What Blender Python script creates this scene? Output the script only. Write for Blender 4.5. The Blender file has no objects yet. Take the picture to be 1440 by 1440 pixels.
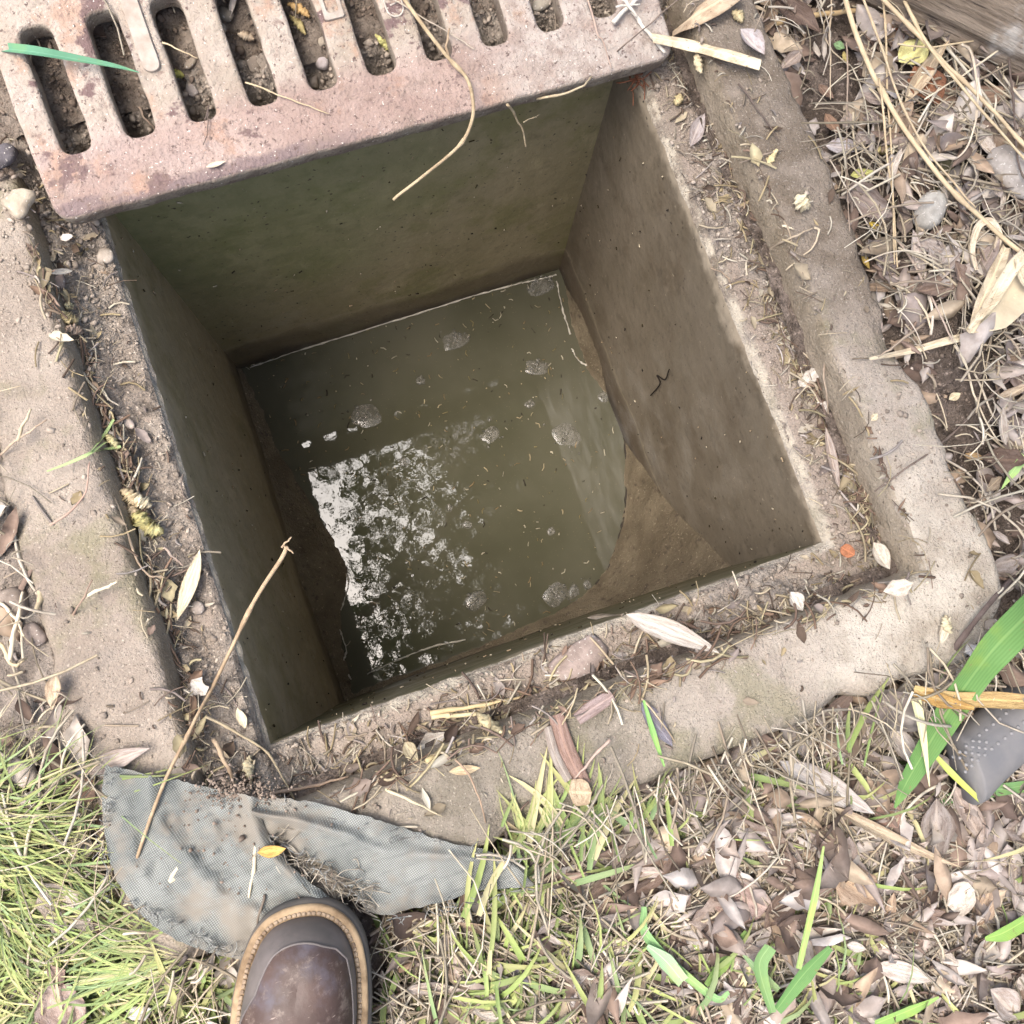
import bpy, bmesh, math, random
import numpy as np
from mathutils import Vector, Matrix
random.seed(7); RNG = np.random.default_rng(7)
SC = bpy.context.scene; COL = SC.collection

# ------------------------------------------------------------------ camera, sky, sun, exposure
RC = np.array([[0.93934856, 0.32368926, -0.11335581], [-0.33606608, 0.93468112, -0.11589127], [0.06843877, 0.14695734, 0.98677235]])
CAM = np.array([-0.09748035, -0.25792078, 0.83943555]); F = 1196.19
cd = bpy.data.cameras.new('camera'); co = bpy.data.objects.new('camera', cd); COL.objects.link(co)
M4 = Matrix.Identity(4)
for i in range(3):
    for j in range(3): M4[i][j] = RC[i, j]
    M4[i][3] = CAM[i]
co.matrix_world = M4
cd.sensor_width = 36; cd.lens = 36 * F / 1440; cd.clip_start = .01; cd.clip_end = 500
SC.camera = co
SUN_AZ = math.atan2(0.0, -1.0); SUN_TILT = math.radians(16)            # direction towards the sun: out over the side with the soil path
sd = np.array([math.cos(SUN_AZ) * math.sin(SUN_TILT), math.sin(SUN_AZ) * math.sin(SUN_TILT), math.cos(SUN_TILT)])
w = bpy.data.worlds.new('World'); SC.world = w; w.use_nodes = True
nt = w.node_tree; bg = nt.nodes['Background']; sky = nt.nodes.new('ShaderNodeTexSky')
sky.sky_type = 'NISHITA'; sky.sun_disc = False; sky.sun_elevation = math.pi / 2 - SUN_TILT
sky.sun_rotation = math.atan2(sd[0], sd[1]); sky.air_density = 1.0; sky.dust_density = 7.0; sky.ozone_density = .6
nt.links.new(sky.outputs[0], bg.inputs[0]); bg.inputs[1].default_value = .125
sl = bpy.data.lights.new('sun', 'SUN'); so = bpy.data.objects.new('sun', sl); COL.objects.link(so)
sl.energy = 1.35; sl.angle = math.radians(44); sl.color = (1, .975, .94)
so.rotation_euler = Vector(-sd).to_track_quat('-Z', 'Y').to_euler(); so.location = (0, 0, 5)
SC.view_settings.view_transform = 'Standard'; SC.view_settings.look = 'None'; SC.view_settings.gamma = 1
SC.view_settings.use_curve_mapping = False; SC.view_settings.exposure = 1.60
SC.cycles.use_denoising = True; SC.cycles.max_bounces = 8

# ------------------------------------------------------------------ small maths
def hsh(ix, iy, iz, s):
    h = (ix.astype(np.int64) * 374761393 + iy.astype(np.int64) * 668265263 + iz.astype(np.int64) * 2147483647 + s * 1274126177) & 0xffffffff
    h = ((h ^ (h >> 13)) * 1274126177) & 0xffffffff
    return ((h ^ (h >> 16)) & 0xffff) / 32768.0 - 1
def vn(x, y, z=0, s=0):
    x = np.asarray(x, float); y = np.asarray(y, float); z = np.asarray(z, float) + 0 * x
    ix, iy, iz = np.floor(x), np.floor(y), np.floor(z); fx, fy, fz = x - ix, y - iy, z - iz
    fx, fy, fz = [f * f * (3 - 2 * f) for f in (fx, fy, fz)]
    def c(a, b, d): return hsh(ix + a, iy + b, iz + d, s)
    l = lambda a, b, t: a + (b - a) * t
    return l(l(l(c(0,0,0), c(1,0,0), fx), l(c(0,1,0), c(1,1,0), fx), fy), l(l(c(0,0,1), c(1,0,1), fx), l(c(0,1,1), c(1,1,1), fx), fy), fz)
def fbm(x, y, z=0, f=1, o=3, s=0):
    r = 0; a = 1; t = 0
    for k in range(o):
        r = r + a * vn(np.asarray(x) * f + 17 * k, np.asarray(y) * f, np.asarray(z) * f, s + k); t += a; a *= .5; f *= 2.03
    return r / t
def sst(a, b, x): t = np.clip((np.asarray(x, float) - a) / (b - a), 0, 1); return t * t * (3 - 2 * t)
def P(x, y, z=0.0):
    d = RC @ np.array([(x - 720) / F, -(y - 720) / F, -1.0]); return CAM + (z - CAM[2]) / d[2] * d
def proj(p):
    q = (np.asarray(p, float) - CAM) @ RC
    return np.stack([720 + F * q[..., 0] / -q[..., 2], 720 - F * q[..., 1] / -q[..., 2]], -1)
def gauss(x, y, c, r): return np.exp(-((x - c[0]) ** 2 + (y - c[1]) ** 2) / r ** 2)

# ------------------------------------------------------------------ dimensions (metres)
A = .2925; REB = .348; OUT = .424; OUTB = .441; SLAB = .05; WZ = -.583; FLOOR = -.64
GO = np.array([-.3212, .2366, .0566]); GR = np.array([[.9996, .0061, .0281], [.0011, .9689, -.2476], [-.0288, .2475, .9685]]); GW = .642
def gplane(x, y):                                      # height of the tilted grate's face above (x, y)
    n = GR[:, 2]; return GO[2] - (n[0] * (x - GO[0]) + n[1] * (y - GO[1])) / n[2]
CPX = [(140,1076),(300,1105),(430,1125),(620,1180),(730,1212),(750,1246),(600,1275),(530,1300),(525,1440),(335,1440),(330,1350),(230,1315),(180,1270),(150,1200)]
CP = np.array([P(*q, .04)[:2] for q in CPX])
def sdist(px, py, poly):
    p = np.stack([px, py], -1); d = np.full(px.shape, 9.0); ins = np.zeros(px.shape, bool); n = len(poly)
    for i in range(n):
        a, b = poly[i], poly[(i + 1) % n]; e = b - a; t = np.clip(((p - a) @ e) / (e @ e), 0, 1); d = np.minimum(d, np.linalg.norm(p - a - t[..., None] * e, axis=-1))
        c = ((a[1] > py) != (b[1] > py)) & (px < (b[0] - a[0]) * (py - a[1]) / (b[1] - a[1] + 1e-12) + a[0]); ins ^= c
    return np.where(ins, -d, d)
MOUND = P(1325, 505, .05); MOUND2 = P(1390, 560, .05)
def ground_h(x, y):
    g = .012 + .020 * fbm(x, y, 0, 5, 3, 1) + .010 * fbm(x, y, 0, 26, 3, 5) + .006 * fbm(x, y, 0, 80, 2, 9)
    lf_ = sst(-.415, -.44, x) * sst(-.36, -.26, y); g = g * (1 - .55 * lf_) + .040 * lf_
    x = np.asarray(x, float); y = np.asarray(y, float); cl = sst(.012, -.012, sdist(x, y, CP)); g = g * (1 - cl) + np.minimum(g, .026) * cl
    g = g + .010 * sst(.42, .5, x)
    bank = gplane(np.clip(x, -.5, .5), y) - .038 + .012 * fbm(x, y, 0, 30, 3, 21) + .01 * fbm(x, y, 0, 9, 2, 4)
    k = sst(.27, .36, y) * sst(.43, .33, x)
    g = g * (1 - k) + np.minimum(bank, .3) * k
    foot = (np.abs(x) < OUT - .012) & (y > -OUTB + .012) & (y < .30)
    m = .050 * gauss(x, y, MOUND, .055) + .03 * gauss(x, y, MOUND2, .05)
    m = m * (1 + .3 * fbm(x, y, 0, 30, 3, 3))
    g = np.where(foot, np.minimum(g, SLAB - .03) + m, g + .5 * m)
    # broken soil creeping over the edge of the path side
    return g
def dirt_h(x, y):
    u = np.maximum(np.abs(x), np.abs(y)) - A
    n = fbm(x, y, 0, 22, 3, 31); n2 = fbm(x, y, 0, 110, 3, 33)
    t = -.006 + .012 * sst(.018, .05, u) * (n + .55) + .0045 * n2
    left = sst(-.28, -.30, x); t = t + left * (.007 + .004 * n + .008 * sst(.030, .050, u))
    h = P(1060, 862, 0); t = t + .022 * gauss(x, y, h, .045) * (1 + .5 * n2)
    t = t + .012 * gauss(x, y, P(1010, 300, 0), .06) * (1 + .6 * n)
    t = t + .016 * gauss(x, y, P(330, 1060, 0), .06) * (1 + .6 * n)
    t = t + (.034 + .01 * n + .004 * n2) * sst(.285, .335, y)
    return np.where(u < .004, np.minimum(t, -.002), t)
def surf(x, y, grate=True):
    x = np.asarray(x, float); y = np.asarray(y, float)
    g = ground_h(x, y)
    ins = (np.abs(x) < OUT) & (y > -OUTB) & (y < .33)
    z = np.where(ins, np.maximum(SLAB, g), g)
    led = (np.abs(x) < REB) & (np.abs(y) < REB); z = np.where(led, np.maximum(0, dirt_h(x, y)), z)
    pit = (np.abs(x) < A - .002) & (np.abs(y) < A - .002); z = np.where(pit, WZ, z)
    if grate:
        l = (np.stack([x, y, gplane(x, y)], -1) - GO) @ GR
        on = (l[..., 0] > 0) & (l[..., 0] < GW) & (l[..., 1] > 0) & (l[..., 1] < GW); z = np.where(on, gplane(x, y), z)
    return z
def PS(px, py, dz=0.0, grate=True):
    z = .03
    for _ in range(9):
        p = P(px, py, z); z = .5 * z + .5 * (float(surf(p[0], p[1], grate)) + dz) if _ < 8 else z
    return P(px, py, z)

# ------------------------------------------------------------------ linking helpers
def link(name, me, parent=None, mats=None):
    o = bpy.data.objects.new(name, me); COL.objects.link(o)
    if parent is not None: o.parent = parent
    return o
def empty(name, loc=(0, 0, 0), rz=0):
    o = bpy.data.objects.new(name, None); COL.objects.link(o); o.location = loc; o.rotation_euler = (0, 0, rz); o.empty_display_size = .02
    return o
def tag(o, label=None, cat=None, group=None, kind=None):
    if label: o['label'] = label
    if cat: o['category'] = cat
    if group: o['group'] = group
    if kind: o['kind'] = kind
    return o
def mk(name, V, Fc, m=None, smooth=True, col=None):
    me = bpy.data.meshes.new(name)
    if isinstance(Fc, np.ndarray):
        n, k = Fc.shape
        me.vertices.add(len(V)); me.vertices.foreach_set('co', np.asarray(V, np.float32).ravel())
        me.loops.add(n * k); me.loops.foreach_set('vertex_index', Fc.ravel().astype(np.int32))
        me.polygons.add(n); me.polygons.foreach_set('loop_start', np.arange(0, n * k, k, dtype=np.int32))
        me.update(calc_edges=True); me.validate()
    else:
        me.from_pydata([tuple(v) for v in V], [], Fc); me.update()
    if smooth: me.polygons.foreach_set('use_smooth', [True] * len(me.polygons))
    if col is not None:
        a = me.color_attributes.new('col', 'FLOAT_COLOR', 'POINT'); c4 = np.ones((len(V), 4), np.float32); c4[:, :3] = col; a.data.foreach_set('color', c4.ravel())
    if m: me.materials.append(m)
    return me
def gridf(nu, nv, off=0):
    i, j = np.meshgrid(np.arange(nu - 1), np.arange(nv - 1), indexing='ij'); a = (i * nv + j).ravel() + off
    return np.stack([a, a + nv, a + nv + 1, a + 1], 1)
class Batch:                                            # many small pieces joined into one stuff mesh
    def __init__(s): s.V = []; s.F3 = []; s.C = []; s.n = 0
    def add(s, V, Fq, c):
        V = np.asarray(V); Fq = np.asarray(Fq)
        s.V.append(V); s.C.append(np.broadcast_to(np.asarray(c, float), (len(V), 3)))
        if Fq.shape[1] == 4: Fq = np.concatenate([Fq[:, [0, 1, 2]], Fq[:, [0, 2, 3]]])
        s.F3.append(Fq + s.n); s.n += len(V)
    def build(s, name, m, parent=None, smooth=True):
        return link(name, mk(name, np.concatenate(s.V), np.concatenate(s.F3), m, smooth, np.concatenate(s.C)), parent)
def spline(pts, n=6):
    p = np.asarray(pts, float)
    if len(p) < 3: return np.stack([p[0] + (p[-1] - p[0]) * t for t in np.linspace(0, 1, max(n, 3))])
    q = np.concatenate([[2 * p[0] - p[1]], p, [2 * p[-1] - p[-2]]]); o = []
    for i in range(1, len(q) - 2):
        for t in np.linspace(0, 1, n, endpoint=False):
            a, b, c, d = q[i - 1], q[i], q[i + 1], q[i + 2]
            o.append(.5 * (2 * b + (c - a) * t + (2 * a - 5 * b + 4 * c - d) * t * t + (3 * b - 3 * c + d - a) * t ** 3))
    o.append(p[-1]); return np.array(o)
def tube(path, r, k=6, cap=True):
    p = np.asarray(path, float); n = len(p); r = np.broadcast_to(np.asarray(r, float), (n,))
    t = np.gradient(p, axis=0); t /= np.linalg.norm(t, axis=1)[:, None] + 1e-9
    up = np.array([0, 0, 1.0]) if abs(t[:, 2]).max() < .95 else np.array([.6, .8, 0.0])
    a = np.cross(t, up); a /= np.linalg.norm(a, axis=1)[:, None] + 1e-9; b = np.cross(a, t)
    an = np.linspace(0, 2 * np.pi, k, endpoint=False)
    V = p[:, None] + r[:, None, None] * (a[:, None] * np.cos(an)[None, :, None] + b[:, None] * np.sin(an)[None, :, None])
    V = V.reshape(-1, 3); i, j = np.meshgrid(np.arange(n - 1), np.arange(k), indexing='ij'); i = i.ravel(); j = j.ravel(); j2 = (j + 1) % k
    Fq = np.stack([i * k + j, i * k + j2, (i + 1) * k + j2, (i + 1) * k + j], 1)
    if cap:
        V = np.concatenate([V, p[:1], p[-1:]]); c0 = n * k; jj = np.arange(k); j2 = (jj + 1) % k
        Fq = np.concatenate([Fq, np.stack([c0 + 0 * jj, j2, jj, jj], 1)[:, [0, 1, 2, 2]], np.stack([c0 + 1 + 0 * jj, (n - 1) * k + jj, (n - 1) * k + j2, (n - 1) * k + j2], 1)])
        tri = Fq[:, 2] == Fq[:, 3]; q = Fq[~tri]; q = np.concatenate([q[:, [0, 1, 2]], q[:, [0, 2, 3]]]); Fq = np.concatenate([q, Fq[tri][:, :3]])
    else: Fq = np.concatenate([Fq[:, [0, 1, 2]], Fq[:, [0, 2, 3]]])
    return V, Fq

# ------------------------------------------------------------------ material helpers
class NB:
    def __init__(s, name, rough=.8, spec=.3):
        s.m = bpy.data.materials.new(name); s.m.use_nodes = True; s.t = s.m.node_tree; s.b = s.t.nodes['Principled BSDF']
        s.b.inputs['Roughness'].default_value = rough; s.b.inputs['Specular IOR Level'].default_value = spec
        s.co = s.n('ShaderNodeTexCoord').outputs['Object']
    def n(s, t, **k):
        x = s.t.nodes.new(t)
        for a, b in k.items(): setattr(x, a, b)
        return x
    def set(s, sock, v):
        if hasattr(v, 'is_output') or isinstance(v, bpy.types.NodeSocket): s.t.links.new(v, sock)
        elif isinstance(v, tuple) and len(v) == 3 and sock.type == 'RGBA': sock.default_value = (*v, 1)
        else: sock.default_value = v
    def noise(s, sc, det=4, rough=.6, vec=None, dist=0):
        x = s.n('ShaderNodeTexNoise'); s.set(x.inputs['Vector'], vec or s.co); x.inputs['Scale'].default_value = sc; x.inputs['Detail'].default_value = det; x.inputs['Roughness'].default_value = rough; x.inputs['Distortion'].default_value = dist
        return x.outputs[0]
    def vor(s, sc, feat='F1', vec=None):
        x = s.n('ShaderNodeTexVoronoi', feature=feat); s.set(x.inputs['Vector'], vec or s.co); x.inputs['Scale'].default_value = sc
        return x.outputs[0]
    def ramp(s, v, lo, hi, a=0.0, b=1.0):
        x = s.n('ShaderNodeMapRange', interpolation_type='SMOOTHSTEP'); s.set(x.inputs[0], v)
        for i, q in enumerate((lo, hi, a, b)): x.inputs[i + 1].default_value = q
        return x.outputs[0]
    def mix(s, f, a, b, bl='MIX'):
        x = s.n('ShaderNodeMix', data_type='RGBA', blend_type=bl); s.set(x.inputs[0], f); s.set(x.inputs[6], a); s.set(x.inputs[7], b); return x.outputs[2]
    def math(s, op, a, b=0.0):
        x = s.n('ShaderNodeMath', operation=op); s.set(x.inputs[0], a); s.set(x.inputs[1], b); return x.outputs[0]
    def scale(s, v):
        x = s.n('ShaderNodeMapping'); s.set(x.inputs[0], s.co); x.inputs['Scale'].default_value = v; return x.outputs[0]
    def rotmap(s, rz, v=(1, 1, 1)):
        x = s.n('ShaderNodeMapping'); s.set(x.inputs[0], s.co); x.inputs['Rotation'].default_value = (0, 0, rz); x.inputs['Scale'].default_value = v; return x.outputs[0]
    def sep(s):
        x = s.n('ShaderNodeSeparateXYZ'); s.set(x.inputs[0], s.co); return x.outputs
    def dist(s, p):
        x = s.n('ShaderNodeVectorMath', operation='DISTANCE'); s.set(x.inputs[0], s.co); x.inputs[1].default_value = tuple(p); return x.outputs['Value']
    def attr(s): return s.n('ShaderNodeAttribute', attribute_name='col').outputs['Color']
    def objcol(s): return s.n('ShaderNodeObjectInfo').outputs['Color']
    def normz(s):
        g = s.n('ShaderNodeNewGeometry'); x = s.n('ShaderNodeSeparateXYZ'); s.set(x.inputs[0], g.outputs['True Normal']); return x.outputs[2]
    def out(s, c, rough=None, bump=None):
        s.set(s.b.inputs['Base Color'], c)
        if rough is not None: s.set(s.b.inputs['Roughness'], rough)
        prev = None
        for (h, st, d) in (bump or []):
            x = s.n('ShaderNodeBump'); x.inputs['Strength'].default_value = st; x.inputs['Distance'].default_value = d; s.set(x.inputs['Height'], h)
            if prev is not None: s.set(x.inputs['Normal'], prev)
            prev = x.outputs[0]
        if prev is not None: s.set(s.b.inputs['Normal'], prev)
        return s.m

def m_soil(nm, lo, hi):
    b = NB(nm, .95, .15); c = b.mix(b.ramp(b.noise(9), .35, .7), lo, hi)
    v = b.n('ShaderNodeTexVoronoi', feature='F1'); b.set(v.inputs['Vector'], b.co); v.inputs['Scale'].default_value = 130; clod = v.outputs['Distance']
    c = b.mix(b.ramp(b.noise(45, 6, .7), .48, .66, 0, .85), c, tuple(q * .42 for q in lo)); c = b.mix(b.ramp(b.noise(220), .56, .72), c, tuple(min(.6, q * 1.55) for q in hi))
    x, y, z = b.sep(); c = b.mix(b.math('MULTIPLY', b.ramp(x, -.395, -.43), b.ramp(b.noise(14), .18, .36)), c, b.mix(b.ramp(b.noise(30, 5), .35, .65), (.38, .33, .285), (.27, .23, .195)))
    if lo[0] < .2: c = b.mix(b.math('MULTIPLY', b.ramp(y, .27, .31), b.ramp(x, .36, .33)), c, b.mix(b.ramp(b.noise(40, 6, .7), .38, .66), (.27, .225, .185), (.15, .118, .095)))
    return b.out(c, None, [(b.noise(34, 6, .75), 1, .016), (clod, .7, .006), (b.noise(260, 4, .7), .9, .003)])
def m_concrete():
    b = NB('weathered_concrete', .93, .15); x, y, z = b.sep()
    c = b.mix(b.ramp(b.noise(5, 5), .35, .65), (.31, .265, .22), (.40, .355, .305))
    left = b.ramp(x, -.3, -.36); c = b.mix(left, c, b.mix(b.ramp(b.noise(11, 6), .35, .7), (.335, .29, .245), (.245, .205, .17)))
    damp = b.math('MULTIPLY', b.ramp(b.math('ADD', b.dist((.38, .10, .05)), b.math('MULTIPLY', b.noise(9, 5), .16)), .36, .22), b.ramp(b.noise(16, 5), .25, .55, .65, 1))
    c = b.mix(damp, c, b.mix(b.ramp(b.noise(30, 5), .4, .65), (.165, .135, .105), (.23, .195, .16)))
    wet2 = b.math('MULTIPLY', b.ramp(b.math('ADD', b.dist((-.08, -.39, .05)), b.math('MULTIPLY', b.noise(12, 5), .14)), .27, .15), .9)
    c = b.mix(wet2, c, b.mix(b.ramp(b.noise(24, 5), .4, .65), (.185, .165, .13), (.27, .24, .20)))
    moss = b.math('MULTIPLY', b.ramp(b.noise(13, 6), .52, .66), .55); c = b.mix(moss, c, (.20, .19, .11))
    pale = b.ramp(b.math('ADD', b.dist((.33, -.37, .05)), b.math('MULTIPLY', b.noise(14, 5), .16)), .27, .12)
    c = b.mix(pale, c, b.mix(b.ramp(b.noise(26, 5), .35, .6), (.37, .325, .265), (.52, .47, .40)))
    # the seat of the grate holds trodden brown soil
    rx = b.math('MAXIMUM', b.math('ABSOLUTE', x), b.math('ABSOLUTE', y)); seat = b.math('MULTIPLY', b.ramp(z, .03, .012), b.ramp(rx, .298, .306))
    c = b.mix(b.math('MULTIPLY', seat, b.ramp(b.noise(18, 6), .3, .55, .45, .95)), c, (.29, .24, .20))
    lip = b.math('MULTIPLY', b.ramp(rx, .306, .298), b.ramp(z, -.03, -.008)); c = b.mix(b.math('MULTIPLY', lip, b.ramp(b.noise(40), .4, .6)), c, (.46, .41, .33))
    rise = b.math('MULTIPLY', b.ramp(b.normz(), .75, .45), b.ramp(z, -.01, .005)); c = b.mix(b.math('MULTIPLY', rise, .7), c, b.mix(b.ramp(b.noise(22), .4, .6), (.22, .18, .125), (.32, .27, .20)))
    sand = b.noise(420, 2, .5); c = b.mix(b.ramp(sand, .60, .74, 0, .45), c, (.58, .52, .44)); c = b.mix(b.ramp(b.noise(260, 3), .62, .74), c, (.12, .095, .075))
    return b.out(c, None, [(b.noise(45, 6, .7), .9, .008), (b.noise(330, 3, .6), .9, .0025)])
def m_wall(nm, c1, c2, c3, wl=.5, alg=None):
    b = NB(nm, .55, .35); x, y, z = b.sep(); sv = b.scale((1, 1, .22)); sd_ = b.rotmap(0, (1.5, 1.5, .5))
    c = b.mix(b.ramp(b.noise(7, 5, .6, sv), .35, .65), c1, c2); c = b.mix(b.ramp(b.noise(9, 6, .7), .48, .66), c, c3)
    c = b.mix(b.math('MULTIPLY', b.ramp(b.noise(26, 6, .7, sd_), .55, .72), .4), c, tuple(q * 1.45 for q in c2)); c = b.mix(b.math('MULTIPLY', b.ramp(b.noise(34, 6, .75), .52, .68), .5), c, tuple(q * .55 for q in c1))
    if alg: c = b.mix(b.math('MULTIPLY', b.ramp(b.math('ADD', b.dist(alg), b.math('MULTIPLY', b.noise(11, 5), .3)),   .50, .25), .55), c, b.mix(b.ramp(b.noise(40, 5), .4, .6), (.135, .155, .062), (.195, .205, .095)))
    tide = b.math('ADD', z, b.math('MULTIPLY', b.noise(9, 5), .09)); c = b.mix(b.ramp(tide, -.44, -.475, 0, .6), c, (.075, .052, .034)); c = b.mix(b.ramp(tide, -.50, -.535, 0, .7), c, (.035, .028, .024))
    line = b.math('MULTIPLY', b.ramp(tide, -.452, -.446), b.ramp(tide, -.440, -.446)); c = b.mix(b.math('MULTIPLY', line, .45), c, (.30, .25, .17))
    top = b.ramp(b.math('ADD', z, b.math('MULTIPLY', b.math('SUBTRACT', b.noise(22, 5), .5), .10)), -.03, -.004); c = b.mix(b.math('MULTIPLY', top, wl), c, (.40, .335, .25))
    pit = b.vor(70); c = b.mix(b.math('MULTIPLY', b.ramp(pit, .16, .08), b.ramp(b.noise(13), .5, .6, 0, .8)), c, (.045, .035, .025))
    c = b.mix(b.ramp(b.noise(170, 2), .68, .74), c, (.05, .04, .03)); c = b.mix(b.math('MULTIPLY', b.ramp(b.noise(120, 2), .70, .76), .6), c, (.42, .36, .26))
    return b.out(c, b.ramp(b.noise(14), .3, .7, .38, .7), [(b.noise(40, 6, .65), .4, .004), (b.noise(200, 3), .25, .001), (pit, .2, .002)])
def m_mud():
    b = NB('wet_mud', .6, .4); c = b.mix(b.ramp(b.noise(14, 5), .35, .65), (.118, .092, .058), (.18, .145, .095)); c = b.mix(b.ramp(b.noise(80), .55, .72), c, (.07, .052, .036)); c = b.mix(b.ramp(b.noise(260, 2), .64, .72), c, (.36, .30, .21))
    return b.out(c, None, [(b.noise(60, 6, .7), .8, .005), (b.noise(240, 3), .5, .0015)])
def m_water():
    b = NB('murky_water', .012, .5); b.b.inputs['IOR'].default_value = 1.5
    c = b.mix(b.ramp(b.noise(5, 4), .3, .7), (.066, .064, .040), (.094, .089, .061)); c = b.mix(b.ramp(b.noise(320, 2), .70, .74), c, (.16, .13, .08))
    return b.out(c, None, [(b.noise(14, 2, .5), .06, .004), (b.noise(60, 3, .5), .05, .0012)])
def m_iron():
    b = NB('rusty_cast_iron', .85, .3); x, y, z = b.sep()
    c = b.mix(b.ramp(b.noise(9, 6), .35, .65), (.29, .205, .175), (.39, .30, .26))
    bars = b.ramp(y, .05, .085); c = b.mix(b.math('MULTIPLY', bars, .92), c, b.mix(b.ramp(b.noise(24, 5), .35, .65), (.335, .285, .225), (.44, .385, .325)))
    wc = b.math('MULTIPLY', b.ramp(x, .34, .05), b.ramp(b.noise(13, 5), .3, .6)); c = b.mix(b.math('MULTIPLY', wc, .35), c, (.44, .375, .35))
    c = b.mix(b.math('MULTIPLY', b.ramp(b.noise(19, 6, .65), .52, .62), .6), c, (.36, .215, .145))
    c = b.mix(b.ramp(b.noise(16, 5, .6, b.scale((1, 1.4, 1))), .57, .61), c, (.17, .115, .11))
    edge = b.math('ADD', y, b.math('MULTIPLY', b.math('SUBTRACT', b.noise(17, 5), .5), .055)); c = b.mix(b.math('MULTIPLY', b.ramp(edge, .014, .006), b.ramp(x, .36, .22)), c, (.20, .15, .145))
    mud = b.math('MULTIPLY', b.ramp(b.math('ADD', b.dist((.58, .04, 0)), b.math('MULTIPLY', b.noise(14, 5), .12)), .24, .13), b.ramp(b.noise(28, 5), .3, .45)); c = b.mix(mud, c, b.mix(b.ramp(b.noise(50, 5), .4, .6), (.36, .30, .26), (.44, .385, .34)))
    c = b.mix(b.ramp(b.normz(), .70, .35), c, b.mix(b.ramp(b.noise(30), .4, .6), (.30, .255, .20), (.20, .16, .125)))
    c = b.mix(b.math('MULTIPLY', b.ramp(b.noise(34, 7, .75), .48, .70, 0, .65), b.ramp(y, .085, .05, .35, 1)), c, (.22, .165, .135)); c = b.mix(b.ramp(b.noise(110, 5, .7), .55, .68, 0, .7), c, (.20, .14, .12)); c = b.mix(b.ramp(b.noise(200, 3), .60, .70), c, (.13, .09, .08)); c = b.mix(b.ramp(b.noise(340, 2), .66, .74), c, (.70, .64, .58))
    return b.out(c, None, [(b.noise(60, 6, .7), .9, .006), (b.noise(260, 3, .6), .9, .0022), (b.vor(95, 'DISTANCE_TO_EDGE'), .15, .001)])
def m_obj(nm, rough=.85, spec=.2, var=.5, sc=60, bump=.3, vein=False):
    b = NB(nm, rough, spec); o = b.objcol(); n = b.noise(sc, 4)
    c = b.mix(b.ramp(n, .3, .7, 0, var), o, b.mix(1.0, o, (.42, .36, .33), 'MULTIPLY')); c = b.mix(b.ramp(b.noise(sc * 2.7, 3), .6, .75, 0, var), c, b.mix(1.0, o, (1.5, 1.5, 1.5), 'MULTIPLY'))
    return b.out(c, None, [(b.noise(sc * 2, 4), bump, .002)])
def m_leaf():
    b = NB('dry_leaf', .78, .25); o = b.objcol(); g = b.n('ShaderNodeTexCoord').outputs['Generated']; md = b.n('ShaderNodeAttribute', attribute_name='mid').outputs['Fac']
    oi = b.n('ShaderNodeObjectInfo').outputs['Random']; mp = b.n('ShaderNodeMapping'); b.set(mp.inputs[0], g); cx = b.n('ShaderNodeCombineXYZ'); b.set(cx.inputs[2], b.math('MULTIPLY', oi, 40.0)); b.set(mp.inputs['Location'], cx.outputs[0]); g = mp.outputs[0]
    st = b.n('ShaderNodeMapping'); b.set(st.inputs[0], g); st.inputs['Scale'].default_value = (2, 9, 2)
    c = b.mix(b.ramp(b.noise(3.2, 5, .65, g), .35, .65, 0, .75), o, b.mix(1.0, o, (.55, .47, .42), 'MULTIPLY')); c = b.mix(b.ramp(b.noise(5, 4, .6, st.outputs[0]), .5, .75, 0, .6), c, b.mix(1.0, o, (1.3, 1.3, 1.28), 'MULTIPLY'))
    c = b.mix(b.ramp(b.noise(16, 2, .5, g), .64, .70, 0, .7), c, b.mix(1.0, o, (.28, .22, .19), 'MULTIPLY')); c = b.mix(b.ramp(md, .20, .02, 0, .55), c, b.mix(1.0, o, (1.45, 1.4, 1.3), 'MULTIPLY')); c = b.mix(b.ramp(md, .8, 1.0, 0, .5), c, b.mix(1.0, o, (.5, .42, .36), 'MULTIPLY'))
    return b.out(c, None, [(b.noise(6, 5, .7, g), .5, .004), (b.noise(7, 3, .6, st.outputs[0]), .4, .002)])
def m_blade():
    b = NB('green_blade', .65, .25); o = b.objcol(); md = b.n('ShaderNodeAttribute', attribute_name='mid').outputs['Fac']; w_ = b.n('ShaderNodeMath', operation='SINE'); b.set(w_.inputs[0], b.math('MULTIPLY', b.math('ADD', md, b.math('MULTIPLY', b.noise(20, 2), .15)), 38.0))
    c = b.mix(b.ramp(w_.outputs[0], -1, 1, 0, .35), o, b.mix(1.0, o, (.6, .66, .55), 'MULTIPLY')); c = b.mix(b.ramp(b.noise(25, 5), .5, .72, 0, .6), c, b.mix(1.0, o, (1.5, 1.15, .8), 'MULTIPLY')); c = b.mix(b.ramp(md, .12, .02, 0, .6), c, b.mix(1.0, o, (1.6, 1.35, 1.5), 'MULTIPLY')); c = b.mix(b.ramp(b.noise(150, 2), .68, .73, 0, .5), c, (.20, .15, .07))
    return b.out(c, None, [(w_.outputs[0], .12, .001), (b.noise(60, 3), .25, .002)])
def midattr(me, nu, nv):
    a = me.attributes.new('mid', 'FLOAT', 'POINT'); a.data.foreach_set('value', np.tile(np.abs(np.linspace(-1, 1, nv)), nu).astype(np.float32)); return me
def m_attr(nm, rough=.85, spec=.2, var=.5, sc=70):
    b = NB(nm, rough, spec); o = b.attr(); c = b.mix(b.ramp(b.noise(sc, 4), .3, .7, 0, var), o, b.mix(1.0, o, (.42, .37, .34), 'MULTIPLY'))
    return b.out(c, None, [(b.noise(sc * 3, 3), .3, .0015)])
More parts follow.
